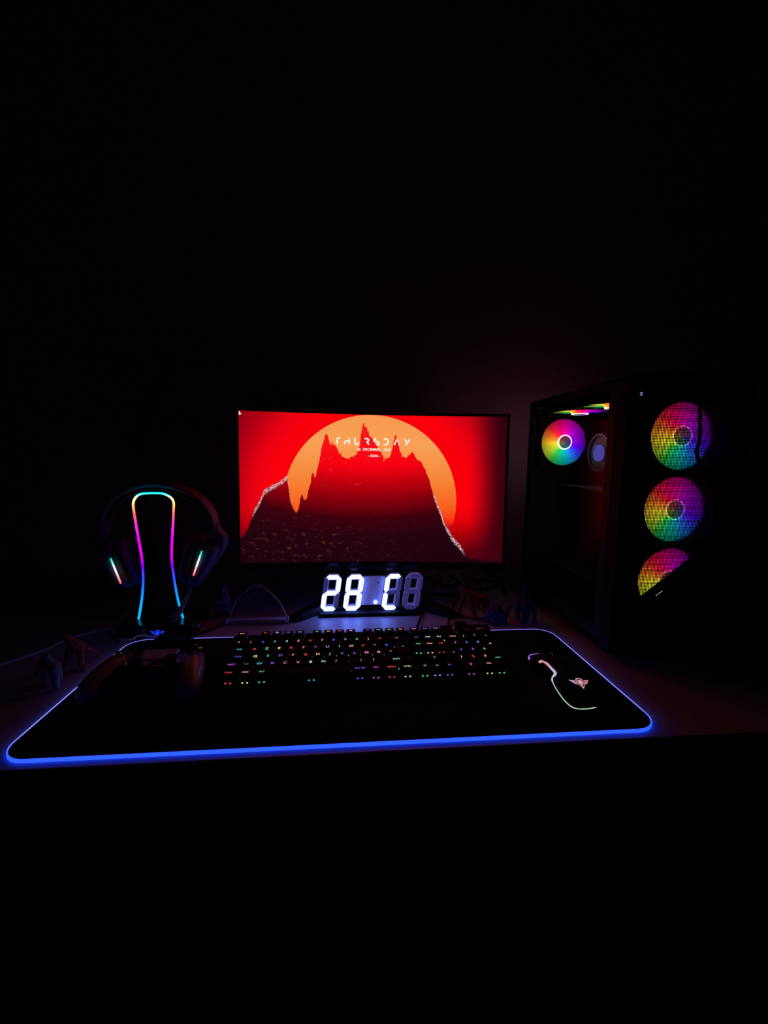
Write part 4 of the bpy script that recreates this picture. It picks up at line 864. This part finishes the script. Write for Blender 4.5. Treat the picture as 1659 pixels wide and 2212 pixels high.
# fans
def fan_light(name, k, white=0.0, sample=True):
    """frosted blades lit from the hub: the colour goes round the wheel, brightness falls outwards"""
    mt, nt, out = newmat(name); g = G(nt)
    tc = nt.nodes.new('ShaderNodeTexCoord'); sp = nt.nodes.new('ShaderNodeSeparateXYZ'); nt.links.new(tc.outputs['Object'], sp.inputs[0])
    x, y = sp.outputs[0], sp.outputs[1]
    th = g.m('FRACT', g.m('ADD', g.m('DIVIDE', g.m('ARCTAN2', y, x), 2*PI), 1.0))
    c = g.ramp(th, [(0.0, (0.20, 0.0, 0.55)), (0.10, (0.32, 0.0, 0.5)), (0.20, (0.62, 0.0, 0.38)), (0.30, (0.85, 0.0, 0.12)), (0.38, (1.0, 0.02, 0.03)), (0.45, (1.0, 0.22, 0.02)), (0.515, (1.0, 0.62, 0.03)), (0.59, (0.50, 0.70, 0.03)), (0.66, (0.03, 0.62, 0.06)), (0.75, (0.0, 0.55, 0.36)), (0.82, (0.01, 0.34, 0.75)), (0.89, (0.03, 0.06, 1.0)), (0.95, (0.10, 0.0, 0.9)), (1.0, (0.20, 0.0, 0.55))])
    rad = g.m('SQRT', g.m('ADD', g.m('MULTIPLY', x, x), g.m('MULTIPLY', y, y)))
    fall = g.step(rad, 0.062, 0.014)
    if white: c = g.mix(white, c, (1.0, 0.95, 1.0))
    if not sample: mt.cycles.emission_sampling = 'NONE'
    e = nt.nodes.new('ShaderNodeEmission'); nt.links.new(c, e.inputs[0])
    nt.links.new(g.m('MULTIPLY', g.m('ADD', g.m('MULTIPLY', fall, 1.0), 0.38), k), e.inputs[1]); nt.links.new(e.outputs[0], out.inputs[0]); return mt
FM = {'front': (fan_light('front_fan_glow', 1.8, 0.0, False), fan_light('front_fan_ring', 2.6, 0.06, False)), 'inner': (fan_light('inner_fan_glow', 1.7), fan_light('inner_fan_ring', 3.2, 0.5))}
NBL = 9
def frame_mb():
    b = MB(); n = 40; h = 0.0598; inner = [(0.0562*math.cos(2*PI*j/n), 0.0562*math.sin(2*PI*j/n)) for j in range(n)]
    outer = []
    for j in range(n):
        a = 2*PI*j/n; ca, sa = math.cos(a), math.sin(a); t = h/max(abs(ca), abs(sa)); outer.append((t*ca, t*sa))
    vs = [Vector((x, y, z)) for z in (0.0, -0.024) for x, y in inner+outer]; fs = []
    for j in range(n):
        q = (j+1) % n; fs += [(j, q, n+q, n+j), (2*n+j, 3*n+j, 3*n+q, 2*n+q), (j, 2*n+j, 2*n+q, q), (n+j, n+q, 3*n+q, 3*n+j)]
    return b.add(vs, fs)
def blade_mb(k):
    b = MB(); a0 = 2*PI*k/NBL; span = 2*PI/NBL*1.2; nr, na = 5, 4; vs = []
    for i in range(nr+1):
        rr = 0.0205 + (0.0552-0.0205)*i/nr; sweep = -0.35*(i/nr)
        for j in range(na+1):
            a = a0 + span*(j/na) + sweep; vs.append(Vector((rr*math.cos(a), rr*math.sin(a), -0.0022-0.0045*(j/na))))
    n = na+1; fs = [(i*n+j, i*n+j+1, (i+1)*n+j+1, (i+1)*n+j) for i in range(nr) for j in range(na)]
    return b.add(vs, fs)
proto = {}
def fan(loc, rot, kind):
    gm, rm = FM[kind]; loc = Vector(loc)-ORG[pc.name]
    if kind not in proto:
        fo = obj('fan', frame_mb(), pm('fan_frame_front', (0.28, 0.28, 0.3), 0.6) if kind == 'front' else M['blackm'], pc, local=True)
        kids = [obj('blade', blade_mb(k), gm, fo, local=True) for k in range(NBL)]
        kids.append(obj('hub', MB().lathe([(0.0150, 0.0040), (0.0146, 0.0046), (0.004, 0.0048), (0.0005, 0.0048)], (0,0,0), None, 28), fan_light('fan_hub_'+kind, 0.30, 0.15, False), fo, local=True))
        kids.append(obj('hub_cone', MB().lathe([(0.0240, -0.0125), (0.0232, -0.006), (0.0178, 0.0030)], (0,0,0), None, 36), fan_light('fan_cone_'+kind, 1.5 if kind == 'front' else 1.9, 0.0, kind != 'front'), fo, local=True))
        kids.append(obj('light_ring', MB().lathe([(0.0148, 0.0036), (0.0150, 0.0048), (0.0174, 0.0048), (0.0180, 0.0030)], (0,0,0), None, 36), rm, fo, local=True))
        proto[kind] = (fo, kids)
        for k in kids:
            if k.name.startswith('blade'):
                sd_ = k.modifiers.new('thickness', 'SOLIDIFY'); sd_.thickness = 0.0012
    else:
        f0, k0 = proto[kind]; fo = f0.copy(); COL.objects.link(fo)
        for k in k0:
            c = k.copy(); COL.objects.link(c); c.parent = fo
    fo.location = loc; fo.rotation_euler = rot; return fo
for cx, cz in FC: fan((cx, 0.2055, cz), (PI/2, 0, 0), 'front')
fan((RF.x, 0.536, RF.z), (PI/2, 0, 0), 'inner')
fan((0.5155, 0.463, 0.4455), (PI, 0, 0), 'inner')
fan((0.5155, 0.338, 0.4455), (PI, 0, 0), 'inner')
# cable hanging over the front of the tower
cable('thin black cable hanging down over the tower front mesh', [(0.545, 0.30, 0.4805), (0.546, 0.22, 0.4805), (0.5465, 0.185, 0.4795), (0.547, 0.174, 0.465), (0.5516, 0.1735, 0.426), (0.5556, 0.1735, 0.3974), (0.5565, 0.1735, 0.3757), (0.5546, 0.1735, 0.3575), (0.5574, 0.1735, 0.3465), (0.5663, 0.1735, 0.3318), (0.578, 0.1735, 0.3133), (0.5891, 0.1735, 0.2871), (0.5963, 0.1735, 0.2605), (0.5971, 0.1735, 0.226), (0.600, 0.1735, 0.187), (0.606, 0.174, 0.12), (0.615, 0.170, 0.05), (0.63, 0.155, 0.006), (0.68, 0.15, 0.003), (0.75, 0.2, 0.003), (0.80, 0.40, 0.003), (0.80, 0.732, 0.003)], 0.0027, M['rubber'])
